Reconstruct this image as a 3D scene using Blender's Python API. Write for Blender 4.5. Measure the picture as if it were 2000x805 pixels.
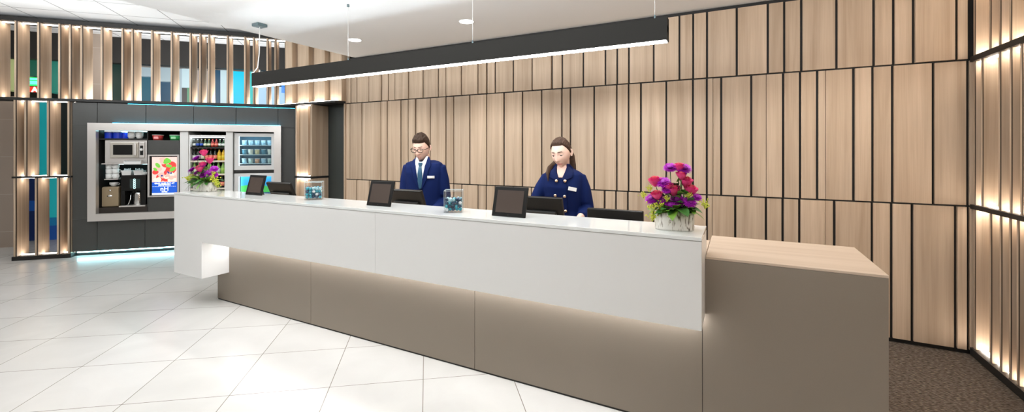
import bpy, bmesh, math, random
from mathutils import Matrix, Vector, noise
random.seed(7)
for o in list(bpy.data.objects): bpy.data.objects.remove(o)
SC = bpy.context.scene
COL = SC.collection
PI = math.pi
R = math.radians

# ---------------------------------------------------------------- camera, world, lights, exposure
F, CX, HZ, EYE = 858.0, 975.0, 294.0, 1.55
TH = R(28.35); S, C = math.sin(TH), math.cos(TH)
cam = bpy.data.cameras.new('camera'); camo = bpy.data.objects.new('camera', cam); COL.objects.link(camo)
camo.location = (0, 0, EYE); camo.rotation_euler = (PI/2, 0, TH)
cam.sensor_width = 36; cam.lens = 36*F/2000; cam.shift_x = 25/2000; cam.shift_y = -(402.5-HZ)/2000
cam.clip_start = .05; cam.clip_end = 100
SC.camera = camo
SC.view_settings.view_transform = 'Standard'; SC.view_settings.look = 'None'
SC.view_settings.gamma = 1; SC.view_settings.use_curve_mapping = False
SC.view_settings.exposure = 0.0
SC.cycles.use_denoising = True
SC.cycles.max_bounces = 8; SC.cycles.transparent_max_bounces = 16; SC.cycles.sample_clamp_indirect = 6
SC.cycles.caustics_refractive = False; SC.cycles.caustics_reflective = False
W = bpy.data.worlds.new('lobby_air'); SC.world = W; W.use_nodes = True
W.node_tree.nodes['Background'].inputs[0].default_value = (1.0, .95, .88, 1)
W.node_tree.nodes['Background'].inputs[1].default_value = .30
def area(name, loc, sx, sy, power, col=(1, 1, 1), rot=(0, 0, 0)):
    l = bpy.data.lights.new(name, 'AREA'); l.shape = 'RECTANGLE'; l.size = sx; l.size_y = sy
    l.energy = power; l.color = col
    o = bpy.data.objects.new(name, l); COL.objects.link(o); o.location = loc; o.rotation_euler = rot
    return o
# ceiling luminaires of the lobby, above and behind the camera
area('lobby_ceiling_light', (-2.6, 0.2, 2.89), 3.6, 1.4, 8, (.97, .99, 1))
area('lobby_ceiling_light', (-0.6, -2.0, 2.89), 4.0, 1.4, 40, (1, .91, .80))
area('lobby_ceiling_light', (-6.6, 0.4, 3.45), 2.4, 1.4, 6, (1, .97, .93))
area('lobby_ceiling_light', (-4.3, 1.0, 2.89), .9, .9, 18, (1, .98, .95))
# unseen upward fill lights, added to brighten the ceilings
area('lobby_uplight', (-6.7, .9, 2.7), 2.4, .4, 80, (.95, .98, 1), (2.5, 0, 0))
area('lobby_uplight', (-1.8, 1.3, 2.45), 4.2, .4, 92, (.93, .97, 1), (2.25, 0, 0))
area('bar_cove_light', (-7.4, 4.2, 2.32), 3.4, .25, 45, (.95, .98, 1), (PI, 0, R(46)))  # added fill hidden above the kiosk, brightens the ceiling behind the slats
# ---------------------------------------------------------------- where a pixel of the photograph lies in the room
def onY(x, Y, y=HZ):
    u = (x-CX)/F; d = Y/(S*u+C); return d*(C*u-S), EYE-(y-HZ)*d/F
def onX(x, X, y=HZ):
    u = (x-CX)/F; d = X/(C*u-S); return d*(S*u+C), EYE-(y-HZ)*d/F
def onZ(x, y, z):
    u = (x-CX)/F; d = F*(EYE-z)/(y-HZ); return d*(C*u-S), d*(S*u+C)
DA = R(46); DT = (math.cos(DA), math.sin(DA)); DN = (math.sin(DA), -math.cos(DA)); P0 = (-7.6075, 3.5556)
def onD(x, y, n=0.0):               # diagonal wall: distance t along it, height z, at offset n in front of it
    u = (x-CX)/F; rx, ry = C*u-S, S*u+C
    d = (P0[0]*DN[0]+P0[1]*DN[1]+n)/(rx*DN[0]+ry*DN[1])
    px, py = rx*d, ry*d
    return (px-P0[0])*DT[0]+(py-P0[1])*DT[1], EYE-(y-HZ)*d/F
def dpt(t, n, z): return (P0[0]+t*DT[0]+n*DN[0], P0[1]+t*DT[1]+n*DN[1], z)
DM = Matrix.Translation((P0[0], P0[1], 0)) @ Matrix.Rotation(DA, 4, 'Z')   # local x = t, local y = -n

# ---------------------------------------------------------------- materials
def nt(name):
    m = bpy.data.materials.new(name); m.use_nodes = True
    n = m.node_tree; return m, n.nodes, n.links, n.nodes['Principled BSDF']
def lin(c): return tuple(((v/255)/12.92 if v/255 <= .04045 else ((v/255+.055)/1.055)**2.4) for v in c)
def mat(name, rgb, rough=.5, metal=0, emit=0, ecol=None, spec=None, coat=0, bump=0, bscale=200, var=0, vscale=20):
    m, N, L, b = nt(name)
    c = (*rgb, 1)
    b.inputs['Base Color'].default_value = c; b.inputs['Roughness'].default_value = rough; b.inputs['Metallic'].default_value = metal
    if spec is not None: b.inputs['Specular IOR Level'].default_value = spec
    if coat: b.inputs['Coat Weight'].default_value = coat; b.inputs['Coat Roughness'].default_value = .08
    if emit:
        b.inputs['Emission Color'].default_value = (*(ecol or rgb), 1); b.inputs['Emission Strength'].default_value = emit
    if bump or var:
        tc = N.new('ShaderNodeTexCoord'); nz = N.new('ShaderNodeTexNoise'); nz.inputs['Scale'].default_value = vscale if var else bscale
        nz.inputs['Detail'].default_value = 4
        L.new(tc.outputs['Object'], nz.inputs['Vector'])
        if var:
            mx = N.new('ShaderNodeMix'); mx.data_type = 'RGBA'
            mx.inputs[6].default_value = tuple(v*(1-var) for v in rgb)+(1,); mx.inputs[7].default_value = tuple(min(1, v*(1+var)) for v in rgb)+(1,)
            L.new(nz.outputs['Fac'], mx.inputs[0]); L.new(mx.outputs[2], b.inputs['Base Color'])
        if bump:
            nb = N.new('ShaderNodeTexNoise'); nb.inputs['Scale'].default_value = bscale; L.new(tc.outputs['Object'], nb.inputs['Vector'])
            bp = N.new('ShaderNodeBump'); bp.inputs['Strength'].default_value = bump; bp.inputs['Distance'].default_value = .002
            L.new(nb.outputs['Fac'], bp.inputs['Height']); L.new(bp.outputs[0], b.inputs['Normal'])
    return m
def wood(name, light, dark, horizontal=False, rough=.45):
    m, N, L, b = nt(name)
    g = N.new('ShaderNodeNewGeometry'); tc = N.new('ShaderNodeTexCoord')
    wn = N.new('ShaderNodeTexWhiteNoise'); wn.noise_dimensions = '1D'; L.new(g.outputs['Random Per Island'], wn.inputs['W'])
    oi = N.new('ShaderNodeObjectInfo')
    ad = N.new('ShaderNodeVectorMath'); ad.operation = 'MULTIPLY_ADD'
    L.new(wn.outputs['Color'], ad.inputs[0]); ad.inputs[1].default_value = (9, 9, 9)
    sc0 = N.new('ShaderNodeVectorMath'); sc0.operation = 'SCALE'; L.new(oi.outputs['Random'], sc0.inputs['Scale']); sc0.inputs[0].default_value = (13, 7, 5)
    a2 = N.new('ShaderNodeVectorMath'); a2.operation = 'ADD'; L.new(tc.outputs['Object'], a2.inputs[0]); L.new(sc0.outputs[0], a2.inputs[1])
    L.new(a2.outputs[0], ad.inputs[2])
    mp = N.new('ShaderNodeMapping'); L.new(ad.outputs[0], mp.inputs['Vector'])
    mp.inputs['Scale'].default_value = (.6, 14, 14) if horizontal else (14, 14, .6)
    n1 = N.new('ShaderNodeTexNoise'); n1.inputs['Scale'].default_value = 1.0; n1.inputs['Detail'].default_value = 6; n1.inputs['Distortion'].default_value = .6
    L.new(mp.outputs[0], n1.inputs['Vector'])
    mp2 = N.new('ShaderNodeMapping'); L.new(ad.outputs[0], mp2.inputs['Vector'])
    mp2.inputs['Scale'].default_value = (2, 120, 120) if horizontal else (120, 120, 2)
    n2 = N.new('ShaderNodeTexNoise'); n2.inputs['Scale'].default_value = 1.0; n2.inputs['Detail'].default_value = 2; L.new(mp2.outputs[0], n2.inputs['Vector'])
    cr = N.new('ShaderNodeValToRGB'); cr.color_ramp.elements[0].position = .3; cr.color_ramp.elements[1].position = .72
    cr.color_ramp.elements[0].color = (*dark, 1); cr.color_ramp.elements[1].color = (*light, 1)
    mixf = N.new('ShaderNodeMath'); mixf.operation = 'MULTIPLY_ADD'; L.new(n2.outputs['Fac'], mixf.inputs[0]); mixf.inputs[1].default_value = .28
    sub = N.new('ShaderNodeMath'); sub.operation = 'SUBTRACT'; L.new(n1.outputs['Fac'], sub.inputs[0]); sub.inputs[1].default_value = .14
    L.new(sub.outputs[0], mixf.inputs[2]); L.new(mixf.outputs[0], cr.inputs[0])
    hv = N.new('ShaderNodeHueSaturation'); L.new(cr.outputs[0], hv.inputs['Color'])
    add = N.new('ShaderNodeMath'); add.operation = 'ADD'; L.new(wn.outputs['Value'], add.inputs[0]); L.new(oi.outputs['Random'], add.inputs[1])
    fr = N.new('ShaderNodeMath'); fr.operation = 'FRACT'; L.new(add.outputs[0], fr.inputs[0])
    mr = N.new('ShaderNodeMapRange'); L.new(fr.outputs[0], mr.inputs[0]); mr.inputs[3].default_value = .9; mr.inputs[4].default_value = 1.08
    L.new(mr.outputs[0], hv.inputs['Value']); L.new(hv.outputs[0], b.inputs['Base Color'])
    b.inputs['Roughness'].default_value = rough; b.inputs['Specular IOR Level'].default_value = .3
    return m
def thin_glass(name, tint=(1, 1, 1), refl=.12):
    m, N, L, b = nt(name)
    N.remove(b); out = N['Material Output']
    t = N.new('ShaderNodeBsdfTransparent'); t.inputs[0].default_value = (*tint, 1)
    g = N.new('ShaderNodeBsdfGlossy'); g.inputs['Roughness'].default_value = .03
    lw = N.new('ShaderNodeLayerWeight'); lw.inputs[0].default_value = .35
    mr = N.new('ShaderNodeMapRange'); L.new(lw.outputs['Facing'], mr.inputs[0]); mr.inputs[3].default_value = refl*.4; mr.inputs[4].default_value = refl*3
    mx = N.new('ShaderNodeMixShader'); L.new(mr.outputs[0], mx.inputs[0]); L.new(t.outputs[0], mx.inputs[1]); L.new(g.outputs[0], mx.inputs[2])
    L.new(mx.outputs[0], out.inputs[0]); return m
def floor_tiles():
    m, N, L, b = nt('cream_porcelain_tile')
    g = N.new('ShaderNodeNewGeometry'); mp = N.new('ShaderNodeMapping'); L.new(g.outputs['Position'], mp.inputs['Vector'])
    mp.inputs['Rotation'].default_value = (0, 0, -(TH+R(9.38))); mp.inputs['Location'].default_value = (.627, -3.018, 0)
    br = N.new('ShaderNodeTexBrick'); L.new(mp.outputs[0], br.inputs['Vector']); br.offset = 0; br.squash = 1
    br.inputs['Scale'].default_value = 1; br.inputs['Mortar Size'].default_value = .0022; br.inputs['Mortar Smooth'].default_value = 0
    br.inputs['Brick Width'].default_value = .604; br.inputs['Row Height'].default_value = .576; br.inputs['Bias'].default_value = 0
    br.inputs['Color1'].default_value = (.64, .63, .605, 1); br.inputs['Color2'].default_value = (.675, .665, .645, 1); br.inputs['Mortar'].default_value = (.2, .17, .14, 1)
    nz = N.new('ShaderNodeTexNoise'); nz.inputs['Scale'].default_value = 1.6; nz.inputs['Detail'].default_value = 7; nz.inputs['Distortion'].default_value = 1.2
    L.new(mp.outputs[0], nz.inputs['Vector'])
    mr = N.new('ShaderNodeMapRange'); L.new(nz.outputs['Fac'], mr.inputs[0]); mr.inputs[1].default_value = .3; mr.inputs[2].default_value = .7; mr.inputs[3].default_value = .94; mr.inputs[4].default_value = 1.03
    hv = N.new('ShaderNodeHueSaturation'); L.new(br.outputs['Color'], hv.inputs['Color']); L.new(mr.outputs[0], hv.inputs['Value'])
    L.new(hv.outputs[0], b.inputs['Base Color']); b.inputs['Roughness'].default_value = .22; b.inputs['Specular IOR Level'].default_value = .45
    return m
def grid_mat(name, base, line, w, h, mortar, rot, loc, rough, vert=False):
    m, N, L, b = nt(name)
    g = N.new('ShaderNodeNewGeometry'); vec = g.outputs['Position']
    mp = N.new('ShaderNodeMapping'); L.new(vec, mp.inputs['Vector']); mp.inputs['Rotation'].default_value = (0, 0, -rot)
    out = mp.outputs[0]
    if vert:
        sp = N.new('ShaderNodeSeparateXYZ'); cb = N.new('ShaderNodeCombineXYZ'); L.new(out, sp.inputs[0])
        L.new(sp.outputs['X'], cb.inputs['X']); L.new(sp.outputs['Z'], cb.inputs['Y']); out = cb.outputs[0]
    ad = N.new('ShaderNodeVectorMath'); L.new(out, ad.inputs[0]); ad.inputs[1].default_value = (*loc, 0)
    br = N.new('ShaderNodeTexBrick'); L.new(ad.outputs[0], br.inputs['Vector']); br.offset = 0
    br.inputs['Scale'].default_value = 1; br.inputs['Mortar Size'].default_value = mortar; br.inputs['Mortar Smooth'].default_value = 0
    br.inputs['Brick Width'].default_value = w; br.inputs['Row Height'].default_value = h
    br.inputs['Color1'].default_value = (*base, 1); br.inputs['Color2'].default_value = (*[v*.97 for v in base], 1); br.inputs['Mortar'].default_value = (*line, 1)
    L.new(br.outputs['Color'], b.inputs['Base Color']); b.inputs['Roughness'].default_value = rough
    return m
def carpet_mat():
    m, N, L, b = nt('speckled_brown_carpet')
    g = N.new('ShaderNodeNewGeometry')
    mp = N.new('ShaderNodeMapping'); L.new(g.outputs['Position'], mp.inputs['Vector']); mp.inputs['Scale'].default_value = (45, 110, 1)
    mp.inputs['Rotation'].default_value = (0, 0, .5)
    n1 = N.new('ShaderNodeTexNoise'); n1.inputs['Scale'].default_value = 1; n1.inputs['Detail'].default_value = 4; L.new(mp.outputs[0], n1.inputs['Vector'])
    cr = N.new('ShaderNodeValToRGB'); e = cr.color_ramp.elements
    e[0].position = .36; e[0].color = (.045, .038, .03, 1); e[1].position = .74; e[1].color = (.36, .27, .13, 1)
    k = e.new(.52); k.color = (.13, .10, .08, 1); k = e.new(.62); k.color = (.17, .15, .13, 1)
    L.new(n1.outputs['Fac'], cr.inputs[0]); L.new(cr.outputs[0], b.inputs['Base Color'])
    b.inputs['Roughness'].default_value = .95; b.inputs['Specular IOR Level'].default_value = .1
    bp = N.new('ShaderNodeBump'); bp.inputs['Strength'].default_value = .6; bp.inputs['Distance'].default_value = .004
    L.new(n1.outputs['Fac'], bp.inputs['Height']); L.new(bp.outputs[0], b.inputs['Normal'])
    return m
def bark_mat():
    m, N, L, b = nt('white_birch_bark')
    tc = N.new('ShaderNodeTexCoord'); mp = N.new('ShaderNodeMapping'); L.new(tc.outputs['Object'], mp.inputs['Vector']); mp.inputs['Scale'].default_value = (55, 55, 14)
    n1 = N.new('ShaderNodeTexNoise'); n1.inputs['Scale'].default_value = 1; n1.inputs['Detail'].default_value = 6; n1.inputs['Distortion'].default_value = 1.5; L.new(mp.outputs[0], n1.inputs['Vector'])
    cr = N.new('ShaderNodeValToRGB'); e = cr.color_ramp.elements
    e[0].position = .33; e[0].color = (.1, .08, .06, 1); e[1].position = .5; e[1].color = (.78, .75, .7, 1)
    k = e.new(.42); k.color = (.5, .46, .4, 1)
    L.new(n1.outputs['Fac'], cr.inputs[0]); L.new(cr.outputs[0], b.inputs['Base Color']); b.inputs['Roughness'].default_value = .7
    return m
def photo_mat():                    # blurred strawberries and leaves of the backlit poster
    m, N, L, b = nt('backlit_fruit_picture')
    tc = N.new('ShaderNodeTexCoord')
    v = N.new('ShaderNodeTexVoronoi'); v.inputs['Scale'].default_value = 11; v.inputs['Randomness'].default_value = 1; L.new(tc.outputs['Object'], v.inputs['Vector'])
    sp = N.new('ShaderNodeSeparateColor'); L.new(v.outputs['Color'], sp.inputs[0])
    cr = N.new('ShaderNodeValToRGB'); cr.color_ramp.interpolation = 'EASE'; e = cr.color_ramp.elements
    e[0].position = 0; e[0].color = (.75, .08, .06, 1); e[1].position = 1; e[1].color = (.9, .75, .6, 1)
    for p, c in ((.3, (.85, .2, .15, 1)), (.5, (.95, .5, .4, 1)), (.62, (.25, .5, .08, 1)), (.75, (.9, .85, .75, 1))):
        k = e.new(p); k.color = c
    L.new(sp.outputs[0], cr.inputs[0])
    L.new(cr.outputs[0], b.inputs['Base Color']); L.new(cr.outputs[0], b.inputs['Emission Color']); b.inputs['Emission Strength'].default_value = .75
    return m
M = {}
M['wood'] = wood('pale_oak', (.60, .465, .343), (.42, .308, .213))
M['wood_h'] = wood('pale_oak_desktop', (.60, .49, .39), (.50, .39, .295), horizontal=True, rough=.35)
M['black'] = mat('matt_black', (.012, .011, .010), .6)
M['edge'] = mat('dark_edge_band', (.05, .033, .022), .6)
M['white'] = mat('white_solid_surface', (.80, .80, .79), .28)
M['whitetop'] = mat('white_gloss_top', (.82, .84, .83), .08, coat=.3)
M['taupe'] = mat('taupe_laminate', (.25, .207, .165), .42, var=.04, vscale=160)
M['plaster'] = mat('white_plaster', (.88, .89, .90), .9)
M['grey'] = mat('charcoal_panel', (.062, .063, .06), .45, var=.06, vscale=30)
M['darkdoor'] = mat('dark_green_grey_door', (.035, .042, .04), .45)
M['steel'] = mat('brushed_steel', (.78, .74, .71), .34, metal=.6)
M['led'] = mat('white_led', (1, 1, 1), .5, emit=36, ecol=(1, .99, .97))
M['led_up'] = mat('uplight_led', (1, 1, 1), .5, emit=42, ecol=(.84, .95, 1))
M['led_warm'] = mat('warm_led', (1, .9, .8), .5, emit=21, ecol=(1, .92, .83))
M['led_wall'] = mat('wall_led', (1, .9, .8), .5, emit=34, ecol=(1, .9, .78))
M['led_cyan'] = mat('cyan_led', (.2, .8, 1), .5, emit=20, ecol=(.04, .52, .8))
M['led_fridge'] = mat('fridge_led', (1, 1, 1), .5, emit=12, ecol=(.86, .97, 1))
M['led_floor'] = mat('floor_led', (.6, .95, 1), .5, emit=24, ecol=(.42, .92, 1))
M['led_pale'] = mat('pale_cyan_led', (.6, .95, 1), .5, emit=9, ecol=(.5, .93, 1))
M['led_desk'] = mat('desk_led', (1, 1, 1), .5, emit=32, ecol=(1, 1, 1))
M['downlight'] = mat('downlight_diffuser', (1, 1, 1), .5, emit=20, ecol=(1, .96, .9))
M['pend'] = mat('anthracite_pendant', (.012, .011, .009), .65, spec=.15)
M['chrome'] = mat('chrome', (.8, .8, .8), .15, metal=1)
M['wire'] = mat('wire_steel', (.7, .7, .7), .4, metal=.6)
M['cable'] = mat('white_cable', (.8, .8, .78), .5)
M['canopy'] = mat('slate_canopy', (.09, .13, .14), .35)
M['glass'] = thin_glass('clear_glass')
M['fglass'] = thin_glass('fridge_glass', (.92, .98, 1), .14)
M['plastic'] = mat('black_plastic', (.008, .0078, .0075), .35, spec=.3)
M['plasticg'] = mat('dark_grey_plastic', (.028, .028, .026), .35, spec=.35)
M['screen'] = mat('dim_tablet_screen', (.068, .050, .041), .35, spec=.2)
M['floor'] = floor_tiles(); M['carpet'] = carpet_mat(); M['bark'] = bark_mat(); M['photo'] = photo_mat()
M['ctile'] = grid_mat('white_ceiling_tile', (.88, .89, .90), (.22, .22, .22), .61, .61, .006, DA, (.2, .31), .9)
M['wtile'] = grid_mat('beige_wall_tile', (.40, .33, .275), (.5, .45, .4), 1.2, .6, .004, DA, (0, .35), .4, True)

# ---------------------------------------------------------------- mesh builder
class MB:
    def __init__(s, mtx=None): s.bm = bmesh.new(); s.m = mtx or Matrix()
    def _v(s, p): return s.bm.verts.new(s.m @ Vector(p))
    def box(s, x0, x1, y0, y1, z0, z1, mi=0):
        v = [s._v(p) for p in ((x0,y0,z0),(x1,y0,z0),(x1,y1,z0),(x0,y1,z0),(x0,y0,z1),(x1,y0,z1),(x1,y1,z1),(x0,y1,z1))]
        for f in ((3,2,1,0),(4,5,6,7),(0,1,5,4),(1,2,6,5),(2,3,7,6),(3,0,4,7)): s.bm.faces.new([v[i] for i in f]).material_index = mi
        return s
    def rbox(s, x0, x1, y0, y1, z0, z1, r=.004, seg=2, mi=0):
        t = bmesh.new(); bmesh.ops.create_cube(t, size=1)
        for v in t.verts: v.co = Vector(((x0+x1)/2+v.co.x*(x1-x0), (y0+y1)/2+v.co.y*(y1-y0), (z0+z1)/2+v.co.z*(z1-z0)))
        bmesh.ops.bevel(t, geom=t.edges[:], offset=r, segments=seg, affect='EDGES', profile=.5)
        return s.add(t, mi)
    def add(s, t, mi=0, mtx=None):
        mm = s.m @ mtx if mtx else s.m
        mp = {v: s.bm.verts.new(mm @ v.co) for v in t.verts}
        for f in t.faces:
            try: g = s.bm.faces.new([mp[v] for v in f.verts]); g.material_index = mi if mi is not None else f.material_index; g.smooth = f.smooth
            except ValueError: pass
        t.free(); return s
    def prism(s, pts, a, b, axis='z', mi=0):
        def P(p, h): return (p[0], p[1], h) if axis == 'z' else (p[0], h, p[1]) if axis == 'y' else (h, p[0], p[1])
        v0 = [s._v(P(p, a)) for p in pts]; v1 = [s._v(P(p, b)) for p in pts]; n = len(pts)
        s.bm.faces.new(v0[::-1]).material_index = mi; s.bm.faces.new(v1).material_index = mi
        for i in range(n): s.bm.faces.new((v0[i], v0[(i+1) % n], v1[(i+1) % n], v1[i])).material_index = mi
        return s
    def lathe(s, prof, c=(0, 0, 0), seg=24, mi=0, sx=1, sy=1, smooth=True):
        rings = []
        for r, z in prof:
            if r < 1e-6: rings.append([s._v((c[0], c[1], c[2]+z))])
            else: rings.append([s._v((c[0]+r*sx*math.cos(2*PI*k/seg), c[1]+r*sy*math.sin(2*PI*k/seg), c[2]+z)) for k in range(seg)])
        for a, b in zip(rings, rings[1:]):
            for k in range(seg):
                k2 = (k+1) % seg
                q = [a[0]]*2 if len(a) == 1 else [a[k], a[k2]]
                w = [b[0]]*2 if len(b) == 1 else [b[k2], b[k]]
                vs = list(dict.fromkeys(q+w))
                if len(vs) >= 3:
                    f = s.bm.faces.new(vs); f.material_index = mi; f.smooth = smooth
        return s
    def tube(s, path, rad, seg=10, mi=0, caps=True, flat=1.0):
        pts = [Vector(p) for p in path]; n = len(pts); rad = rad if isinstance(rad, (list, tuple)) else [rad]*n
        rings = []; up = None
        for i, p in enumerate(pts):
            d = (pts[min(i+1, n-1)]-pts[max(i-1, 0)]).normalized()
            if up is None: up = Vector((0, 0, 1)) if abs(d.z) < .9 else Vector((0, 1, 0))
            a = up - d*up.dot(d); a.normalize(); b = d.cross(a); up = a
            rings.append([s._v(p+a*math.cos(2*PI*k/seg)*rad[i]*flat+b*math.sin(2*PI*k/seg)*rad[i]) for k in range(seg)])
        for A, B in zip(rings, rings[1:]):
            for k in range(seg):
                f = s.bm.faces.new((A[k], A[(k+1) % seg], B[(k+1) % seg], B[k])); f.material_index = mi; f.smooth = True
        if caps:
            for rg, p, i in ((rings[0], pts[0], 0), (rings[-1], pts[-1], -1)):
                d = (pts[0]-pts[1]).normalized() if i == 0 else (pts[-1]-pts[-2]).normalized()
                t = s._v(p+d*rad[i]*.7)
                for k in range(seg):
                    q = (rg[(k+1) % seg], rg[k], t) if i == 0 else (rg[k], rg[(k+1) % seg], t)
                    f = s.bm.faces.new(q); f.material_index = mi; f.smooth = True
        return s
    def ball(s, c, r, sub=2, mi=0, sc=(1, 1, 1), jit=0):
        t = bmesh.new(); bmesh.ops.create_icosphere(t, subdivisions=sub, radius=r)
        for v in t.verts:
            k = 1+jit*noise.noise(v.co/r*1.3+Vector(c)*40) if jit else 1
            v.co = Vector((v.co.x*sc[0]*k+c[0], v.co.y*sc[1]*k+c[1], v.co.z*sc[2]*k+c[2]))
        for f in t.faces: f.smooth = True
        return s.add(t, mi)
    def grid(s, fn, nu, nv, mi=0, smooth=True, closeu=False):
        V = [[s._v(fn(i/nu, j/nv)) for j in range(nv+1)] for i in range(nu if closeu else nu+1)]
        n = nu
        for i in range(n):
            for j in range(nv):
                f = s.bm.faces.new((V[i][j], V[(i+1) % len(V)][j], V[(i+1) % len(V)][j+1], V[i][j+1])); f.material_index = mi; f.smooth = smooth
        return s
    def build(s, name, mats, parent=None, bevel=0, loc=None):
        bmesh.ops.recalc_face_normals(s.bm, faces=s.bm.faces[:])
        me = bpy.data.meshes.new(name); s.bm.to_mesh(me); s.bm.free()
        for m in (mats if isinstance(mats, (list, tuple)) else [mats]): me.materials.append(M[m] if isinstance(m, str) else m)
        o = bpy.data.objects.new(name, me); COL.objects.link(o)
        if parent: o.parent = parent
        if loc: o.location = loc
        if bevel:
            b = o.modifiers.new('bevel', 'BEVEL'); b.width = bevel; b.segments = 2; b.limit_method = 'ANGLE'
        return o
def tag(o, label=None, cat=None, group=None, kind=None):
    for k, v in (('label', label), ('category', cat), ('group', group), ('kind', kind)):
        if v: o[k] = v
    return o
def thing(name, label, cat, loc=(0, 0, 0), rz=0, group=None):
    o = bpy.data.objects.new(name, None); COL.objects.link(o); o.empty_display_size = .1
    o.location = loc; o.rotation_euler = (0, 0, rz)
    return tag(o, label, cat, group)
def struct(name, mb, mats, parent=None, label=None, cat=None, bevel=0):
    o = mb.build(name, mats, parent, bevel)
    if not parent: tag(o, label, cat, kind='structure')
    return o
def copy_tree(o, parent=None):
    c = o.copy(); COL.objects.link(c); c.parent = parent
    for ch in list(o.children): copy_tree(ch, c)
    return c
def text_mesh(name, body, size, mtx, material, parent, extrude=.001, align='CENTER', bold=0):
    cu = bpy.data.curves.new(name, 'FONT'); cu.body = body; cu.size = size; cu.align_x = align; cu.align_y = 'CENTER'; cu.extrude = extrude; cu.offset = bold
    t = bpy.data.objects.new(name+'_tmp', cu); COL.objects.link(t)
    dg = bpy.context.evaluated_depsgraph_get(); me = bpy.data.meshes.new_from_object(t.evaluated_get(dg))
    bpy.data.objects.remove(t); bpy.data.curves.remove(cu)
    me.transform(mtx); me.materials.clear(); me.materials.append(material)
    o = bpy.data.objects.new(name, me); COL.objects.link(o); o.parent = parent
    return o
UP = Matrix.Rotation(PI/2, 4, 'X')     # text stands up, reading from -y
# ---------------------------------------------------------------- floor, ceilings, walls
CARP = -4.74
struct('floor', MB().box(-12, 3.2, -4, 2.68, -.1, 0).box(-12, CARP, 2.68, 8, -.1, 0), 'floor', label='cream porcelain tile floor laid diagonally across the lobby', cat='floor')
struct('floor_carpet', MB().box(CARP, 2.0, 2.68, 4.75, -.1, 0), 'carpet', label='speckled dark brown carpet behind and beside the reception desk', cat='carpet')
struct('ceiling', MB().box(-4.9, 3.2, -4, 4.75, 2.905, 3.5), 'plaster', label='smooth white plaster ceiling above the reception desk', cat='ceiling')
struct('ceiling_left', MB().box(-12, -4.9, -4, 8, 3.48, 3.55), 'ctile', label='white square tile ceiling at the left above the slat screen', cat='ceiling')
ZT, ZM, ZC = 2.239, 1.126, 2.868        # seams of the back wall
wb = struct('wall_back', MB().box(-5.08, 2.0, 4.652, 4.76, 0, 2.905), 'black', label='pale oak panelled back wall with black seams behind the desk', cat='wall')
tops = [673, 685.3, 697.2, 721, 745.5, 758.7, 771.7, 798.5, 826.4, 856, 871.3, 901.9, 934.2, 950.9, 967.2, 1002.5, 1039.6, 1078, 1098, 1139.2, 1182.4, 1205.5, 1228.3, 1276.8, 1327.2, 1354, 1381, 1439, 1499.5, 1531.6, 1565, 1633.7, 1706.5, 1745, 1784, 1868, 1893.5, 1906]
mids = [673, 684.3, 707.4, 744.5, 757.4, 783.6, 797.8, 812.1, 840.7, 870.9, 886.3, 917.5, 950.5, 984.5, 1020.2, 1058, 1097.4, 1114.1, 1160.3, 1204.9, 1228, 1251.8, 1301.4, 1353.4, 1380.6, -1392.5, 1408.7, 1467.3, -1496.4, 1529.4, 1562.4, 1596, -1612.5, 1667, 1703.8, 1742.8, 1822.5, 1890.5, 1906]
bots = [674, 696.6, 721, 757, 771, 797, 812, 841, 871, 886, 901.8, 933.6, 950, 967, 1002, 1038, 1078, 1098, 1139, 1181, 1203, 1226.5, 1276, 1301, 1352.8, 1380.5, -1391.5, 1436, 1496, 1528.6, 1561, -1611.4, 1629.5, 1702.7, 1741, 1781.6, 1866, 1890.5, 1906]
rw = random.Random(3)
for nm, xs, z0, z1 in (('top', tops, ZT+.007, ZC), ('middle', mids, ZM+.007, ZT-.006), ('bottom', bots, .035, ZM-.006)):
    row = MB().box(-5.08, 1.60, 4.640, 4.652, z0-.012, z0-.004).build('seam_rail', 'black', wb)
    for a, b in zip(xs, xs[1:]):
        XA, XB = onY(abs(a), 4.63)[0], onY(abs(b), 4.63)[0]
        XA += .0015 if a < 0 else .009; XB -= .0015 if b < 0 else .009
        if XB-XA < .02: continue
        y = 4.63-rw.choice((0, 0, .004, .010))
        MB().box(XA, XB, y, 4.651, z0, z1).build('oak_panel', 'wood', row, bevel=.0012)
# door recess at the left end of the back wall
struct('door_1', MB().box(-6.2, -5.08, 4.76, 4.80, 0, 2.26), 'darkdoor', label='dark grey green door in the recess left of the panelled wall', cat='door')
struct('wall_recess', MB().box(-6.7, -5.08, 4.80, 4.9, 0, 3.48), 'grey', label='dark wall behind the recessed door', cat='wall')
MB().box(-5.08, -5.06, 4.60, 4.652, 0, 2.24).build('oak_end_strip', 'wood', wb)
# right wall, behind its slats
XR = 1.573
struct('wall_right', MB().box(XR+.21, XR+.35, -4, 4.76, 0, 2.905), 'wood', label='oak backing wall behind the right slat screen', cat='wall')
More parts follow.
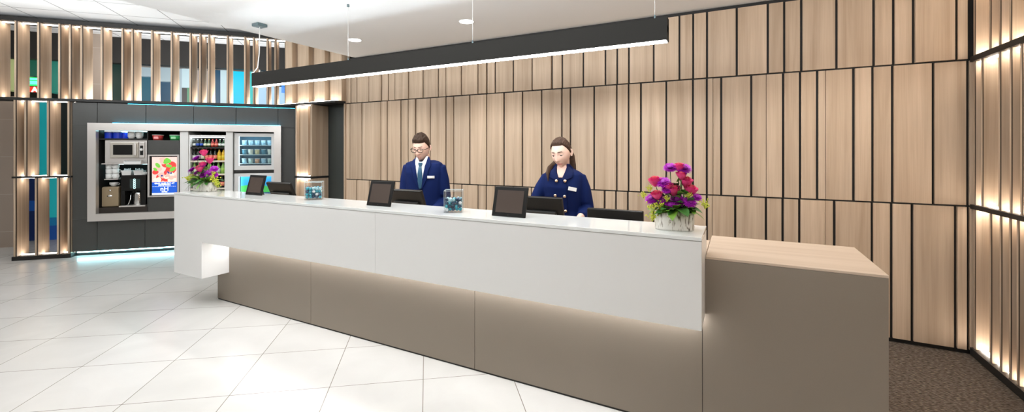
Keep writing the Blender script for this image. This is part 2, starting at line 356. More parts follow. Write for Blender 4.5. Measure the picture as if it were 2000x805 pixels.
# far wall behind the left slat screen, seen through its gaps
wf = struct('wall_left', MB(DM).box(-6, onD(33, 300, -1.15)[0], 1.15, 1.3, 0, 2.42), 'wtile', label='beige tiled wall in the passage left of the slat column', cat='wall')
wr = struct('wall_rear', MB(DM).box(-6, 3.2, 1.15, 1.3, 3.04, 3.5).box(-6, 3.2, 1.9, 2.0, 0, 3.1), 'black', label='dark beam and wall of the bar behind the slat screen', cat='wall')
rearp = {}
def luminous(name, rgb, e):  # emission in the panel colour stands in for the bar's coloured lighting
    if name not in M: M[name] = mat(name, rgb, .3, emit=e, ecol=rgb)
    return name
for x0, x1, y0, y1, rgb, e, nn in (
    (8, 50, 113, 178, (.55, .62, .28), .35, 'lime'), (96, 118, 118, 182, (.03, .22, .17), .5, 'green'), (54, 78, 115, 150, (.02, .12, .08), .5, 'deep_green'),
    (176, 202, 50, 200, (.5, .45, .4), 0, 'beige'), (205, 262, 80, 200, (.03, .07, .06), .2, 'dark_green'), (262, 298, 131, 150, (.35, .45, .5), .5, 'blue_grey'), (262, 298, 150, 200, (.015, .10, .15), .5, 'dark_teal'),
    (300, 338, 131, 160, (.32, .4, .45), .5, 'blue_grey'), (300, 338, 160, 204, (.02, .07, .13), .5, 'navy'), (340, 356, 134, 204, (.3, .38, .42), .5, 'blue_grey'), (356, 380, 134, 172, (.45, .6, .66), .6, 'pale_blue'), (356, 366, 172, 204, (.08, .08, .08), 0, 'grey'), (366, 376, 172, 204, (.1, .3, .18), .4, 'mint'),
    (380, 416, 137, 204, (.4, .36, .34), .3, 'stone'), (418, 431, 137, 206, (.01, .08, .16), .5, 'navy'), (431, 448, 137, 206, (.4, .52, .55), .6, 'pale_blue'), (448, 486, 139, 206, (.01, .46, .66), .75, 'cyan'),
    (488, 503, 140, 208, (.05, .5, .5), .6, 'aqua'), (503, 575, 168, 208, (.36, .55, .72), .75, 'sky'), (520, 530, 165, 178, (.02, .2, .6), .7, 'royal'), (550, 560, 165, 182, (.03, .25, .65), .7, 'royal'),
    (78, 96, 190, 352, (.01, .22, .24), .8, 'teal'), (54, 72, 345, 392, (.01, .02, .07), .4, 'midnight'), (54, 72, 392, 412, (.01, .05, .2), .5, 'royal_dark'), (54, 72, 412, 440, (.01, .02, .08), .4, 'midnight'), (54, 72, 440, 470, (.01, .03, .05), .4, 'midnight'), (94, 114, 345, 440, (.01, .2, .26), .7, 'teal'), (94, 114, 425, 470, (.01, .05, .16), .5, 'royal_dark')):
    (t0, za), (t1, zb) = onD(x0, y0, -1.7), onD(x1, y1, -1.7)
    MB(DM).box(t0, t1, 1.68, 1.89, zb, za).build('glass_panel', luminous('glass_'+nn, rgb, e), wr)
# neon sign behind the second gap
t0, zb = onD(53, 182, -1.5); t1, za = onD(80, 152, -1.5); sw, sh = t1-t0, za-zb
sg = thing('neon_sign', 'small green and red neon sign glowing behind the slat screen at the far left', 'sign', dpt((t0+t1)/2, -1.5, zb), DA)
M['neon_g'] = mat('green_neon', (.02, .7, .12), .5, emit=1.4, ecol=(.02, .8, .12)); M['neon_r'] = mat('red_neon', (.8, .03, .02), .5, emit=.8, ecol=(.85, .04, .02)); M['neon_p'] = mat('pale_neon', (1, .7, .6), .5, emit=1.4, ecol=(1, .75, .65)); M['neon_t'] = mat('teal_neon', (.1, .9, .8), .5, emit=1.3, ecol=(.2, .95, .8))
MB().box(-sw/2, sw/2, 0, .05, 0, sh).build('backing', 'black', sg)
MB().box(-sw/2, sw/2, -.01, 0, .02, sh*.42).build('red_panel', 'neon_r', sg); MB().box(-sw/2, sw/2, -.01, 0, sh*.47, sh).build('green_panel', 'neon_g', sg)
db = MB()
for r_ in (.56, .66, .84):
    for k in range(14): db.box(-sw/2+.012+k*sw/14, -sw/2+.012+k*sw/14+sw/26, -.016, -.01, sh*r_, sh*r_+.03)
db.build('light_row', 'neon_t', sg)
text_mesh('lettering', 'A', sh*.42, Matrix.Translation((sw*.08, -.013, sh*.22)) @ UP, M['neon_p'], sg, .003, bold=.006)
po = MB(DM); t0 = onD(177, 100, -1.0)[0]; t1 = onD(201, 100, -1.0)[0]
struct('trim_1', po.box(t0, t1, 1.0, 1.12, 0, 3.48), 'wtile', label='beige post behind the slat screen', cat='post')

# ---------------------------------------------------------------- slat screens
def fin_mb(p, d=.25, t=.032, z0=0, z1=1):
    return MB().box(p-t, p-.010, 0, d, z0, z1).box(p-.010, p, .012, d, z0, z1).box(p-.0102, p-.0004, .001, .0125, z0, z1, 1)
def screen(label, mtx_loc, rz, rows, d=.25, cap=None, flip=1):
    root = thing('slat_screen', label, 'screen', mtx_loc, rz)
    for ps, z0, z1, e0, e1 in rows:
        for p in ps: fin_mb(p, d, .032, z0, z1).build('slat', ['wood', 'edge'], root)
        lb = MB().box(e0, e1, d*.4, d*.56, z0+.001, z0+.008); lb.build('light_strip', 'led_warm', root)
        MB().box(e0, e1, d*.4, d*.56, z1-.008, z1-.001).build('light_strip', 'led_warm', root)
    return root
RT = .02
zt_top = 3.375; zt_mid = onD(340, 201.5)[1]
ups = [onD(x, 100)[0] for x in (-150, -110, -86, -45, -6, 33.5, 78, 119, 139.6, 162, 201.5, 242, 261, 299.5, 338, 374.5, 393.5, 410.5, 447, 481, 498, 524.5, 540, 561)]
s1 = screen('long upper row of oak slats with warm light strips above the kiosk', (P0[0], P0[1], 0), DA, [(ups, zt_mid+.02, zt_top, ups[0]-.1, ups[-1])])
MB().box(ups[0]-.2, ups[-1]+.02, -.012, .265, zt_top, zt_top+.055).build('top_rail', 'black', s1)
MB().box(ups[0]-.2, ups[-1]+.02, -.012, .265, zt_mid-.015, zt_mid+.02).build('bottom_rail', 'black', s1)
zm_c = onD(80, 346)[1]
c1 = [onD(x, 300)[0] for x in (32, 53, 97, 137)]; c2 = [onD(x, 400)[0] for x in (32, 73.5, 116.5, 137.5)]
s2 = screen('two tier oak slat column with warm light strips at the left of the kiosk', (P0[0], P0[1], 0), DA,
            [(c1, zm_c+.012, zt_mid-.016, c1[0]-.03, c1[-1]), (c2, .055, zm_c-.012, c2[0]-.03, c2[-1])])
MB().box(c1[0]-.045, c1[-1]+.015, -.014, .255, zm_c-.012, zm_c+.012).build('middle_rail', 'black', s2)
MB().box(c1[0]-.045, c1[-1]+.015, -.014, .265, 0, .055).build('plinth', 'black', s2)
# closed lit panels above the recess, in line with the back wall
s3 = thing('lit_panel_row', 'upper oak panels with glowing lower edges between slat screen and back wall', 'panelling', (0, 4.6, 0))
for a, b, y in ((563, 576.5, -.05), (577.5, 587.5, .03), (588, 608.5, -.05), (609, 618.5, .03), (619.5, 639.5, -.05), (640.5, 650.5, .03), (651.5, 673, -.05)):
    MB().box(onY(a, 4.6)[0]+.004, onY(b, 4.6)[0]-.004, y, .10, 2.275, 3.4).build('oak_panel', 'wood', s3, bevel=.002)
xa, xb = onY(558, 4.6)[0], -5.075
MB().box(xa, xb, -.16, .19, 2.245, 2.272).build('bottom_rail', 'black', s3); MB().box(xa, xb, .06, .19, 2.272, 3.45).build('backing', 'black', s3)
MB().box(xa+.02, xb-.02, -.125, -.09, 2.273, 2.28).build('light_strip', 'led_warm', s3)
# right slat screen, standing at right angles to the back wall
def ys(*xs): return [onX(x, XR)[0] for x in xs]
ext = [4.02-.0, 3.9, 3.74, 3.5, 3.4, 3.2, 2.96]
s4 = thing('slat_screen', 'three tier oak slat screen with warm light strips beside the right end of the desk', 'screen', (XR, 0, 0))
def ext_from(y0, seed):
    r_ = random.Random(seed); out = []; y = y0
    while y > 2.2:
        y -= r_.choice((.09, .12, .17, .22)); out.append(y)
    return out
for row, (xs, z0, z1) in enumerate(((ys(1903, 1933.5, 1952.7, 1973.5), ZT+.02, 2.86), (ys(1903, 1918, 1952.2, 1974, 1995), ZM+.016, ZT-.02), (ys(1903, 1934.7, 1954.3, 1972.7), .06, ZM-.016))):
    for y in xs+ext_from(xs[-1], row):
        f = MB().box(.004, .2, y-.013, y+.013, z0, z1).box(0, .004, y-.008, y+.013, z0, z1).box(.0, .004, y-.0135, y-.008, z0, z1, 1)
        f.build('slat', ['wood', 'edge'], s4)
    for z in (z0+.001, z1-.008): MB().box(.03, .06, 2.2, 4.6, z, z+.007).build('light_strip', 'led_wall', s4)
for nm, z0, z1 in (('top_rail', 2.861, 2.9), ('middle_rail', ZT-.02, ZT+.02), ('middle_rail', ZM-.016, ZM+.016), ('plinth', .005, .06)):
    MB().box(-.014, .205, 2.1, 4.625, z0, z1).build(nm, 'black', s4)
# oak column between kiosk and door recess
YC = 4.45
xa, xm, xn, xb = [onY(x, YC)[0] for x in (577, 597, 607.5, 609.5)]
cl = thing('oak_column', 'square oak clad column lit from within between kiosk and dark door', 'column', ((xa+xb)/2, YC, 0)); ox = (xa+xb)/2
for z0, z1 in ((.06, 1.13), (1.16, 2.235)):
    MB().box(xa-ox, xa-ox+.03, -.0, .3, z0, z1).build('slat', 'wood', cl, bevel=.002)
    MB().box(xa-ox+.04, xm-ox-.008, .05, .3, z0, z1).build('oak_panel', 'wood', cl, bevel=.002)
    MB().box(xm-ox, xn-ox-.02, .09, .3, z0, z1).build('oak_panel', 'wood', cl, bevel=.002)
    MB().box(xn-ox-.018, xb-ox, .0, .3, z0, z1).build('oak_panel', 'wood', cl, bevel=.002)
    MB().box(xa-ox+.035, xn-ox-.02, .012, .035, z1-.012, z1-.004).build('light_strip', 'led_warm', cl); MB().box(xa-ox+.035, xn-ox-.02, .012, .035, z0+.004, z0+.012).build('light_strip', 'led_warm', cl)
for nm, z0, z1 in (('middle_rail', 1.13, 1.16), ('plinth', 0, .06)): MB().box(xa-ox-.01, xb-ox+.006, -.012, .3, z0, z1).build(nm, 'black', cl)

# ---------------------------------------------------------------- reception desk
YW, YB, YK, YE = 2.376, 2.638, 2.754, 3.316
dk = thing('reception_desk', 'long white and taupe reception desk with lower oak topped end at right', 'desk', (-2.2, YB, 0))
OX, OY = -2.2, YB
def D(*b): return (b[0]-OX, b[1]-OX, b[2]-OY, b[3]-OY, b[4], b[5])
XL, XN, XE, XQ = -5.062, -4.558, -.149, .621
seam = onY(733, YW)[0]
for a, b in ((XL, seam-.0008), (seam+.0008, XE)):
    w = MB().box(*D(a, b, YW, YK, .659, 1.100))
    if a == XL: w = MB().prism([(XL-OX, .304), (XN-OX, .304), (XN-OX, .659), (b-OX, .659), (b-OX, 1.1), (XL-OX, 1.1)], YW-OY, YK-OY, 'y')
    w.build('white_front', 'white', dk, bevel=.002)
MB().box(*D(XL, XE, YW-.003, YK, 1.102, 1.121)).build('white_counter_top', 'whitetop', dk, bevel=.002)
xs = [-4.762]+[onY(x, YB)[0] for x in (607, 927, 1372)]+[XQ]
for i, (a, b) in enumerate(zip(xs, xs[1:])):
    top = .657 if i < 3 else .958
    MB().box(*D(a+.0015, b-.0015, YB, YB+.02, .012, top)).build('taupe_panel', 'taupe', dk, bevel=.001)
MB().box(*D(-4.755, .612, YB+.004, YB+.03, 0, .95)).build('plinth', 'black', dk)
MB().box(*D(XQ-.02, XQ, YB+.021, YE, .0, .958)).build('taupe_panel', 'taupe', dk, bevel=.001)
MB().box(*D(-4.76, -4.74, YB+.021, YK, 0, .657)).build('taupe_panel', 'taupe', dk)
MB().box(*D(XE+.003, XQ, YB, YE, .959, .972)).build('oak_desktop', 'wood_h', dk, bevel=.0015)
MB().box(*D(-4.74, XE, YK+.002, 3.13, .93, .972)).build('staff_worktop', 'wood_h', dk)
MB().box(*D(XN+.03, XE-.02, YB-.05, YB-.02, .650, .657)).build('light_strip', 'led_desk', dk)
MB().box(*D(-4.70, XE, YK-.06, YK-.02, .02, .93)).build('staff_side_panel', 'taupe', dk)

# ---------------------------------------------------------------- pendant, wires, downlights
YP = 2.88; X0, X1 = onY(491.5, YP)[0], onY(1303, YP)[0]; ZB, ZP = 2.236, 2.378
pl = thing('linear_pendant_light', 'long black linear pendant lamp with glowing underside hanging over the desk', 'lamp', ((X0+X1)/2, YP+.04, ZB)); hx = (X1-X0)/2; H = ZP-ZB
MB().box(-hx, hx, -.04, -.032, 0, H).box(-hx, hx, .032, .04, 0, H).box(-hx, -hx+.008, -.032, .032, 0, H).box(hx-.008, hx, -.032, .032, 0, H).box(-hx, hx, -.032, .032, .05, H-.05).build('housing', 'pend', pl)
MB().box(-hx+.008, hx-.008, -.034, .034, -.004, .012).build('diffuser', 'led', pl)
MB().box(-hx+.02, hx-.02, -.006, .006, H-.048, H-.042).build('uplight_strip', 'led_up', pl)
for x in (507, 680, 923, 1279):
    X = onY(x, YP+.04)[0]-(X0+X1)/2
    if x == 507:
        MB().tube([(X, 0, 2.88-ZB), (X-.004, 0, H+.22), (X-.02, -.01, H+.06), (X-.07, -.02, H+.012), (X-.11, -.02, H+.006)], .005, 8).build('power_cable', 'cable', pl)
        MB().rbox(X-.055, X+.055, -.055, .055, 2.872-ZB, 2.905-ZB, .006).build('ceiling_canopy', 'canopy', pl)
        MB().tube([(X, 0, H), (X, 0, H+.035)], .006, 8).build('wire_clamp', 'chrome', pl)
    else:
        MB().tube([(X, 0, H+.02), (X, 0, 2.89-ZB)], .0016, 6).build('suspension_wire', 'wire', pl)
        MB().tube([(X, 0, H-.002), (X, 0, H+.03)], .006, 8).build('wire_clamp', 'canopy', pl)
        MB().lathe([(0, 2.905-ZB), (.012, 2.905-ZB), (.012, 2.882-ZB), (0, 2.878-ZB)], (X, 0, 0), 12).build('wire_anchor', 'canopy', pl)
for i, (X, lab) in enumerate(((-4.118, 'round recessed downlight nearest the lit slat screen'), (-2.495, 'round recessed downlight above the middle of the long pendant lamp'), (-.87, 'round recessed downlight at the top edge of the photo, right of the other two'), (.75, None))):
    if lab is None: lab = 'round recessed downlight above the lower desk end'
    d = thing('downlight', lab, 'ceiling light', (X, 3.9, 2.905), 0, None)
    MB().lathe([(.072, -.001), (.082, -.004), (.082, .0), ], (0, 0, 0), 32).build('trim_ring', 'plaster', d)
    MB().lathe([(0, -.003), (.073, -.003), (.073, -.0005), (0, -.0005)], (0, 0, 0), 32).build('diffuser', 'downlight', d)
    l = bpy.data.lights.new('downlight_beam', 'SPOT'); l.energy = 50; l.spot_size = R(110); l.spot_blend = .8; l.shadow_soft_size = .07; l.color = (1, .95, .88)
    lo = bpy.data.objects.new('downlight_beam', l); COL.objects.link(lo); lo.parent = d; lo.location = (0, 0, -.02)
# ---------------------------------------------------------------- kiosk on the diagonal wall
KN = -.03                                   # facade plane
kt = lambda x, n=KN: onD(x, 300, n)[0]
kz = lambda x, y, n=KN: onD(x, y, n)[1]
def bx(mb, t0, t1, n0, n1, z0, z1, mi=0): return mb.box(t0, t1, -n1, -n0, z0, z1, mi)   # n0 (back) < n1 (front)
ki = thing('self_service_kiosk', 'charcoal self service wall unit with steel framed niche and cyan light lines', 'kiosk', (P0[0], P0[1], 0), DA)
T0, T1 = kt(141), kt(577.5); ZK = zt_mid-.02
fo = dict(l=kt(175), r=kt(550), t=(kz(175, 238.5)+kz(550, 247.5))/2, b=kz(175, 432)); fi = dict(l=kt(191.5), r=kt(536.5), t=(kz(192, 252.5)+kz(536, 260))/2, b=kz(192, 417.3))
g = .003
def facade(xs, z0, z1):
    ts = [T0 if x == 0 else T1 if x == 1 else fo['l'] if x == 2 else fo['r'] if x == 3 else kt(x) for x in xs]
    for a, b in zip(ts, ts[1:]): bx(MB(), a+g, b-g, KN-.03, KN, z0, z1).build('facade_panel', 'grey', ki, bevel=.001)
facade((0, 190, 285, 378, 461, 543, 1), fo['t']-.03, ZK-.005)
facade((0, 190, 283, 378, 461, 543, 1), .07, fo['b']+.03)
facade((0, 2), fo['b']+.032, fo['t']-.032); facade((3, 1), fo['b']+.032, fo['t']-.032)
bx(MB(), T0+.01, T1-.01, -.62, KN-.031, ZK-.1, ZK-.006).build('top_board', 'grey', ki)
bx(MB(), T0+.01, T1-.01, -.55, -.10, 0, .07).build('plinth', 'black', ki)
bb = MB(); bx(bb, T0+.01, T1-.01, -.64, -.62, .07, ZK-.01); bx(bb, T0+.01, T0+.03, -.62, KN-.031, .07, ZK-.1); bx(bb, T1-.03, T1-.01, -.62, KN-.031, .07, ZK-.1)
bx(bb, fi['l']-.02, fi['l'], -.62, KN-.031, fi['b']-.02, fi['t']+.02); bx(bb, fi['r'], fi['r']+.02, -.62, KN-.031, fi['b']-.02, fi['t']+.02)
bx(bb, fi['l']-.02, fi['r']+.02, -.62, KN-.031, fi['b']-.02, fi['b']); bx(bb, fi['l']-.02, fi['r']+.02, -.62, KN-.031, fi['t'], fi['t']+.02); bb.build('niche_lining', 'black', ki)
def frame(mb, o, i, n0, n1):
    for q in (((o['l'], o['t']), (o['r'], o['t']), (i['r'], i['t']), (i['l'], i['t'])), ((o['l'], o['b']), (i['l'], i['b']), (i['r'], i['b']), (o['r'], o['b'])),
              ((o['l'], o['b']), (o['l'], o['t']), (i['l'], i['t']), (i['l'], i['b'])), ((o['r'], o['b']), (i['r'], i['b']), (i['r'], i['t']), (o['r'], o['t']))):
        c = (sum(p[0] for p in q)/4, sum(p[1] for p in q)/4)
        mb.prism(q, -n1, -n0, 'y')
    return mb
frame(MB(), fo, fi, KN-.02, .03).build('steel_frame', 'steel', ki)
bx(MB(), kt(222), kt(548), KN+.022, KN+.036, fo['t']+.0005, fo['t']+.0035).build('cyan_light_line', 'led_cyan', ki)
bx(MB(), kt(250), kt(576), KN+.001, KN+.004, ZK-.010, ZK-.008).build('cyan_light_line', 'led_cyan', ki)
bx(MB(), T0+.03, T1-.03, -.098, -.088, .045, .066).build('floor_light_line', 'led_floor', ki)
# compartments of the niche
tA, tB, tC, tD, tE = kt(288), kt(352), kt(368), kt(442), kt(455)
zs_top = kz(240, 270.5)                     # shelf above the microwave
zs_mid = kz(240, 319); zs_low = kz(240, 403)
bx(MB(), tA-.012, tA, -.6, -.05, fi['b'], fi['t']).build('divider', 'black', ki)
bx(MB(), fi['l'], tA-.012, -.6, -.06, zs_top-.02, zs_top).build('shelf', 'black', ki)
bx(MB(), fi['l']+.03, tA-.012, -.6, -.055, zs_mid-.015, zs_mid).build('shelf', 'steel', ki)
bx(MB(), fi['l'], tA-.012, -.6, -.05, fi['b'], kz(240, 405)).build('base_cabinet', mat('dark_brown_board', (.03, .022, .018), .4), ki)
bx(MB(), tA, tB-.02, -.6, -.05, fi['b'], kz(320, 274)).build('screen_panel', 'grey', ki, bevel=.002)
bx(MB(), tB, tC, -.6, -.02, fi['b'], fi['t']-.004).build('post', 'white', ki); bx(MB(), tD, tE, -.6, -.015, fi['b'], fi['t']-.004).build('post', 'white', ki)
bx(MB(), fi['l']+.02, tA-.03, -.2, -.16, fi['t']-.012, fi['t']-.004).build('niche_light', 'led_pale', ki)
bx(MB(), fi['l']+.05, tA-.03, -.2, -.18, zs_mid-.022, zs_mid-.016).build('niche_light', 'led_pale', ki)
def kthing(name, label, cat, t, n, z, group=None): return thing(name, label, cat, dpt(t, n, z), DA, group)
# microwave
mw0, mw1 = kt(203.5, -.07), kt(287, -.07); mz0, mz1 = zs_mid+.001, zs_top-.021; cx = (mw0+mw1)/2; w2 = (mw1-mw0)/2-.004; h = mz1-mz0
mo = kthing('microwave', 'built in stainless steel microwave oven with black door window', 'microwave', cx, -.08, mz0)
MB().rbox(-w2, w2, 0, .42, 0, h-.002, .004).build('casing', 'steel', mo)
d0, d1, e0, e1 = -w2+.07, w2*.62, h*.23, h*.90
MB().rbox(d0, d1, -.022, .0, e0, e1, .006).build('door', mat('brushed_door_steel', (.66, .62, .55), .35, metal=.6), mo)
MB().box(d0+.04, d1-.075, -.025, -.021, e0+.045, e1-.04).build('door_window', 'plastic', mo)
MB().rbox(d1-.055, d1-.02, -.05, -.02, e0+.03, e1-.02, .008).build('handle', 'steel', mo)
MB().rbox(d1+.008, w2-.025, -.022, 0, e0, e1, .004).build('control_panel', 'steel', mo)
MB().box(d1+.022, w2-.04, -.025, -.02, e0+.04, e1-.05).build('control_window', 'plastic', mo)
MB().lathe([(0, 0), (.022, 0), (.018, .018), (0, .02)], (0, 0, 0), 20).build('knob', 'white', mo, loc=((d1+w2)/2-.01, -.024, h*.58)).rotation_euler = (PI/2, 0, 0)
bp_ = kthing('brochure_tray', 'white paper tray fixed under the microwave', 'tray', kt(263, -.04), -.052, kz(263, 321)); tw = (kt(279)-kt(246))/2
MB().box(-tw, tw, -.09, .0, 0, .012).box(-tw, tw, -.09, -.082, .012, .045).box(-tw, -tw+.006, -.082, 0, .012, .06).box(tw-.006, tw, -.082, 0, .012, .06).build('tray', 'white', bp_)
MB().box(-tw+.012, tw-.012, -.075, -.008, .013, .05).build('papers', mat('grey_papers', (.35, .4, .42), .7), bp_)
# top shelf crockery
M['cobalt'] = mat('cobalt_blue_tin', (.01, .05, .62), .25); M['porcelain'] = mat('white_porcelain', (.80, .81, .80), .2)
def tin(x, n, lab, r):
    t = kthing('canister', lab, 'canister', kt(x, n), n, zs_top+.001); hh = .108
    MB().lathe([(0, 0), (r, 0), (r, hh-.018), (0, hh-.018)], seg=28, smooth=False).build('body', 'cobalt', t, bevel=.003)
    MB().lathe([(0, hh-.018), (r+.003, hh-.018), (r+.003, hh-.004), (r-.004, hh), (0, hh)], seg=28, smooth=False).build('lid', mat('pale_tin_lid', (.55, .62, .75), .3), t)
tin(213, -.14, 'leftmost cobalt blue tin on the shelf above the microwave', .053); tin(229.5, -.14, 'middle cobalt blue tin on the shelf above the microwave', .052); tin(242, -.22, 'rightmost cobalt blue tin, set back on the shelf above the microwave', .05)
bowl = [(0, .0), (.032, 0), (.036, .008), (.049, .036), (.05, .044), (.047, .044), (.032, .01), (0, .009)]
for x, lab in ((257, 'left'), (272.5, 'right')):
    for k in range(4):
        nm = ('lowest', 'second lowest', 'second highest', 'topmost')[k]
        b = MB().lathe(bowl, seg=24).build('bowl', 'porcelain', None, loc=dpt(kt(x, -.13), -.13, zs_top+.001+k*.0215)); b.rotation_euler = (0, 0, DA)
        tag(b, f'white porcelain bowl, {nm} of the {lab} stack above the microwave', 'bowl', 'white bowls stacked above the microwave')
# mugs on a steel ledge at the left, cup, milk cooler
zl = kz(215, 350); bx(MB(), fi['l']+.05, kt(231, -.1), -.45, -.08, zl-.014, zl).build('shelf', 'steel', ki)
mug = MB().lathe([(0, 0), (.034, 0), (.04, .01), (.041, .074), (.038, .074), (.036, .012), (0, .01)], seg=22)
def mug_at(x, k, n, col):
    t = kthing('mug', f'white mug, {("bottom", "middle", "top")[k]} of the {col} stack left of the coffee machine', 'mug', kt(x, n), n, zl+.001+k*.0745, 'white mugs stacked left of the coffee machine')
    t.rotation_euler = (0, 0, DA+(.35 if k % 2 else -.5))
    MB().lathe([(0, 0), (.034, 0), (.04, .01), (.041, .074), (.038, .074), (.036, .012), (0, .01)], seg=22).build('cup', 'porcelain', t)
    MB().tube([(.039+.026*math.sin(PI*i/8), 0, .018+.042*i/8) for i in range(9)], .005, 8).build('handle', 'porcelain', t)
for k in range(3):
    mug_at(213, k, -.13, 'left'); mug_at(226.2, k, -.13, 'right')
zc = kz(215, 365.5); mc0, mc1 = kt(198, -.1), kt(232, -.1); zb0 = kz(240, 405)
mk = kthing('milk_cooler', 'small champagne coloured milk cooler with round lock and oval badge', 'cooler', (mc0+mc1)/2, -.1, zb0+.001); mh = zc-zb0-.002; mwid = (mc1-mc0)/2-.004
M['champ'] = mat('champagne_metal', (.40, .31, .20), .35, metal=.35)
MB().rbox(-mwid, mwid, .02, .38, 0, mh, .006).build('body', 'champ', mk); MB().rbox(-mwid, mwid, 0, .019, .01, mh-.012, .004).build('door', 'champ', mk)
MB().lathe([(0, 0), (.014, 0), (.012, .008), (0, .009)], seg=18).build('lock', 'chrome', mk, loc=(0, 0, mh*.82)).rotation_euler = (PI/2, 0, 0)
MB().lathe([(0, 0), (.034, 0), (.03, .005), (0, .006)], seg=24, sy=.45).build('badge', 'chrome', mk, loc=(-.005, 0, mh*.55)).rotation_euler = (PI/2, 0, 0)
cu = kthing('coffee_cup', 'single white rounded cup standing on the milk cooler', 'cup', kt(221, -.16), -.18, zc+.001)
MB().lathe([(0, 0), (.026, 0), (.028, .008), (.05, .03), (.053, .06), (.05, .062), (.046, .03), (0, .012)], seg=24).build('cup', 'porcelain', cu)
MB().tube([(.05+.024*math.sin(PI*i/8), 0, .022+.032*i/8) for i in range(9)], .005, 8).build('handle', 'porcelain', cu)
# coffee machine
cm0, cm1 = kt(236, -.09), kt(285, -.09); cw = (cm1-cm0)/2; zt_c = kz(260, 342.5)
cf = kthing('coffee_machine', 'tall black coffee machine with a column of glowing round buttons', 'coffee machine', (cm0+cm1)/2, -.09, zb0+.001); ch = zt_c-zb0-.003
MB().rbox(-cw, cw, .17, .42, .02, ch, .006).rbox(-cw, cw, 0, .169, ch*.50, ch, .006).rbox(-cw, -cw+.05, .0, .169, .02, ch*.5-.001, .004).rbox(cw-.07, cw, .0, .169, .02, ch*.5-.001, .004).build('body', 'plastic', cf)
MB().rbox(-cw-.005, cw+.005, -.045, .42, 0, .019, .004).build('drip_tray', 'steel', cf)
MB().box(-.045, -.0, -.003, .001, ch*.58, ch*.88).box(.03, .085, -.003, .001, ch*.58, ch*.88).build('display', mat('dark_display', (.03, .05, .05), .2), cf)
M['button'] = mat('lit_button_ring', (.7, .95, .95), .4, emit=1.2, ecol=(.55, .95, .95))
for k in range(5):
    MB().grid(lambda u, v: ((.013+.004*math.cos(2*PI*v))*math.cos(2*PI*u), .004*math.sin(2*PI*v), (.013+.004*math.cos(2*PI*v))*math.sin(2*PI*u)), 18, 6, closeu=True).build('button', 'button', cf, loc=(.014, -.005, ch*.60+k*ch*.063))
MB().tube([(-.02, .05, ch*.5), (-.02, .05, ch*.43)], .012, 10).tube([(.01, .05, ch*.5), (.01, .05, ch*.43)], .012, 10).build('spout', 'plasticg', cf)
MB().tube([(-.06, .08, ch*.45), (-.065, .06, ch*.2), (-.085, .04, .03)], .008, 8).build('milk_hose', 'chrome', cf)
jg = kthing('milk_jug', 'steel milk jug under the spout of the coffee machine', 'jug', kt(267, -.08), -.14, zb0+.021)
MB().lathe([(0, 0), (.058, 0), (.06, .01), (.055, .17), (.05, .19), (.046, .19), (.05, .16), (.054, .012), (0, .01)], seg=24).build('body', 'chrome', jg)
MB().tube([(.053, 0, .16), (.085, 0, .15), (.09, 0, .08), (.056, 0, .04)], .006, 8).build('handle', 'chrome', jg)
for i, (x, lab) in enumerate(((248, 'left white tub of sachets on top of the coffee machine'), (271.5, 'right white tub of sachets on top of the coffee machine'))):
    t = kthing('sachet_tub', lab, 'tub', kt(x, -.13), -.16, zt_c); wv = .066
    MB().prism([(-wv+.012, 0), (wv-.012, 0), (wv, .07), (-wv, .07)], -.05, .05, 'y').build('tub', 'white', t)
    rr = random.Random(i); pb = MB()
    for k in range(7): pb.tube([(-.045+.013*k, -.01, .06), (-.045+.013*k+rr.uniform(-.01, .01), 0, .085+rr.random()*.02)], .007, 6)
    pb.build('sachets', mat('pale_sachets', (.7, .74, .76), .6), t)
t = MB().lathe(bowl, seg=24).build('bowl', 'porcelain', None, loc=dpt(kt(282, -.13), -.14, zt_c)); tag(t, 'white bowl at the right end on top of the coffee machine', 'bowl')
t = MB().lathe([(r_*.8, z_*1.2) for r_, z_ in bowl], seg=24).build('bowl', mat('pale_green_glass', (.55, .66, .64), .1), None, loc=dpt(kt(260, -.2), -.25, zt_c)); tag(t, 'pale bowl between the two white sachet tubs', 'bowl')
# snack pots on top of the screen panel
zp = kz(320, 274)+.001
for x, rgb, lab in ((307, (.62, .05, .05), 'red patterned paper snack pot above the screen'), (340.5, (.05, .45, .12), 'green patterned paper snack pot above the screen')):
    t = kthing('snack_pot', lab, 'pot', kt(x, -.1), -.13, zp); r_ = .072
    MB().lathe([(0, 0), (r_*.82, 0), (r_, .075), (0, .075)], seg=28).build('cup', mat('pot_'+lab[:3], rgb, .5, var=.5, vscale=45), t)
    MB().lathe([(0, .075), (r_+.003, .075), (r_+.003, .084), (0, .086)], seg=28).build('lid', 'porcelain', t)
    MB().box(-.03, .03, -r_-.002, -.04, .022, .055).build('label', mat('pot_label_'+lab[:3], tuple(min(1, v+.35) for v in rgb), .6), t)
# poster screen
sx0, sx1 = kt(289, -.04), kt(350, -.04); sz0, sz1 = kz(320, 384.5, -.04), kz(320, 302, -.04); sw, sh = (sx1-sx0)/2, sz1-sz0
ps = kthing('advertising_screen', 'lit poster screen with strawberries and blue lettering panel', 'screen', (sx0+sx1)/2, -.05, sz0)
fb = MB(); frame(fb, dict(l=-sw, r=sw, t=sh, b=0), dict(l=-sw+.022, r=sw-.022, t=sh-.022, b=.022), 0, .022); fb.build('frame', 'steel', ps)
MB().box(-sw+.022, sw-.022, -.004, 0, .022, sh-.022).build('bezel', 'plastic', ps)
il, ir, ib, it = -sw+.05, sw-.03, .03, sh-.035; bz = ib+(it-ib)*.335
pic = MB().box(il, ir, -.008, -.0041, bz, it).build('picture', mat('poster_blush', (.8, .55, .5), .4, emit=.6, ecol=(.85, .58, .52)), ps)
rr = random.Random(11); lobes = []
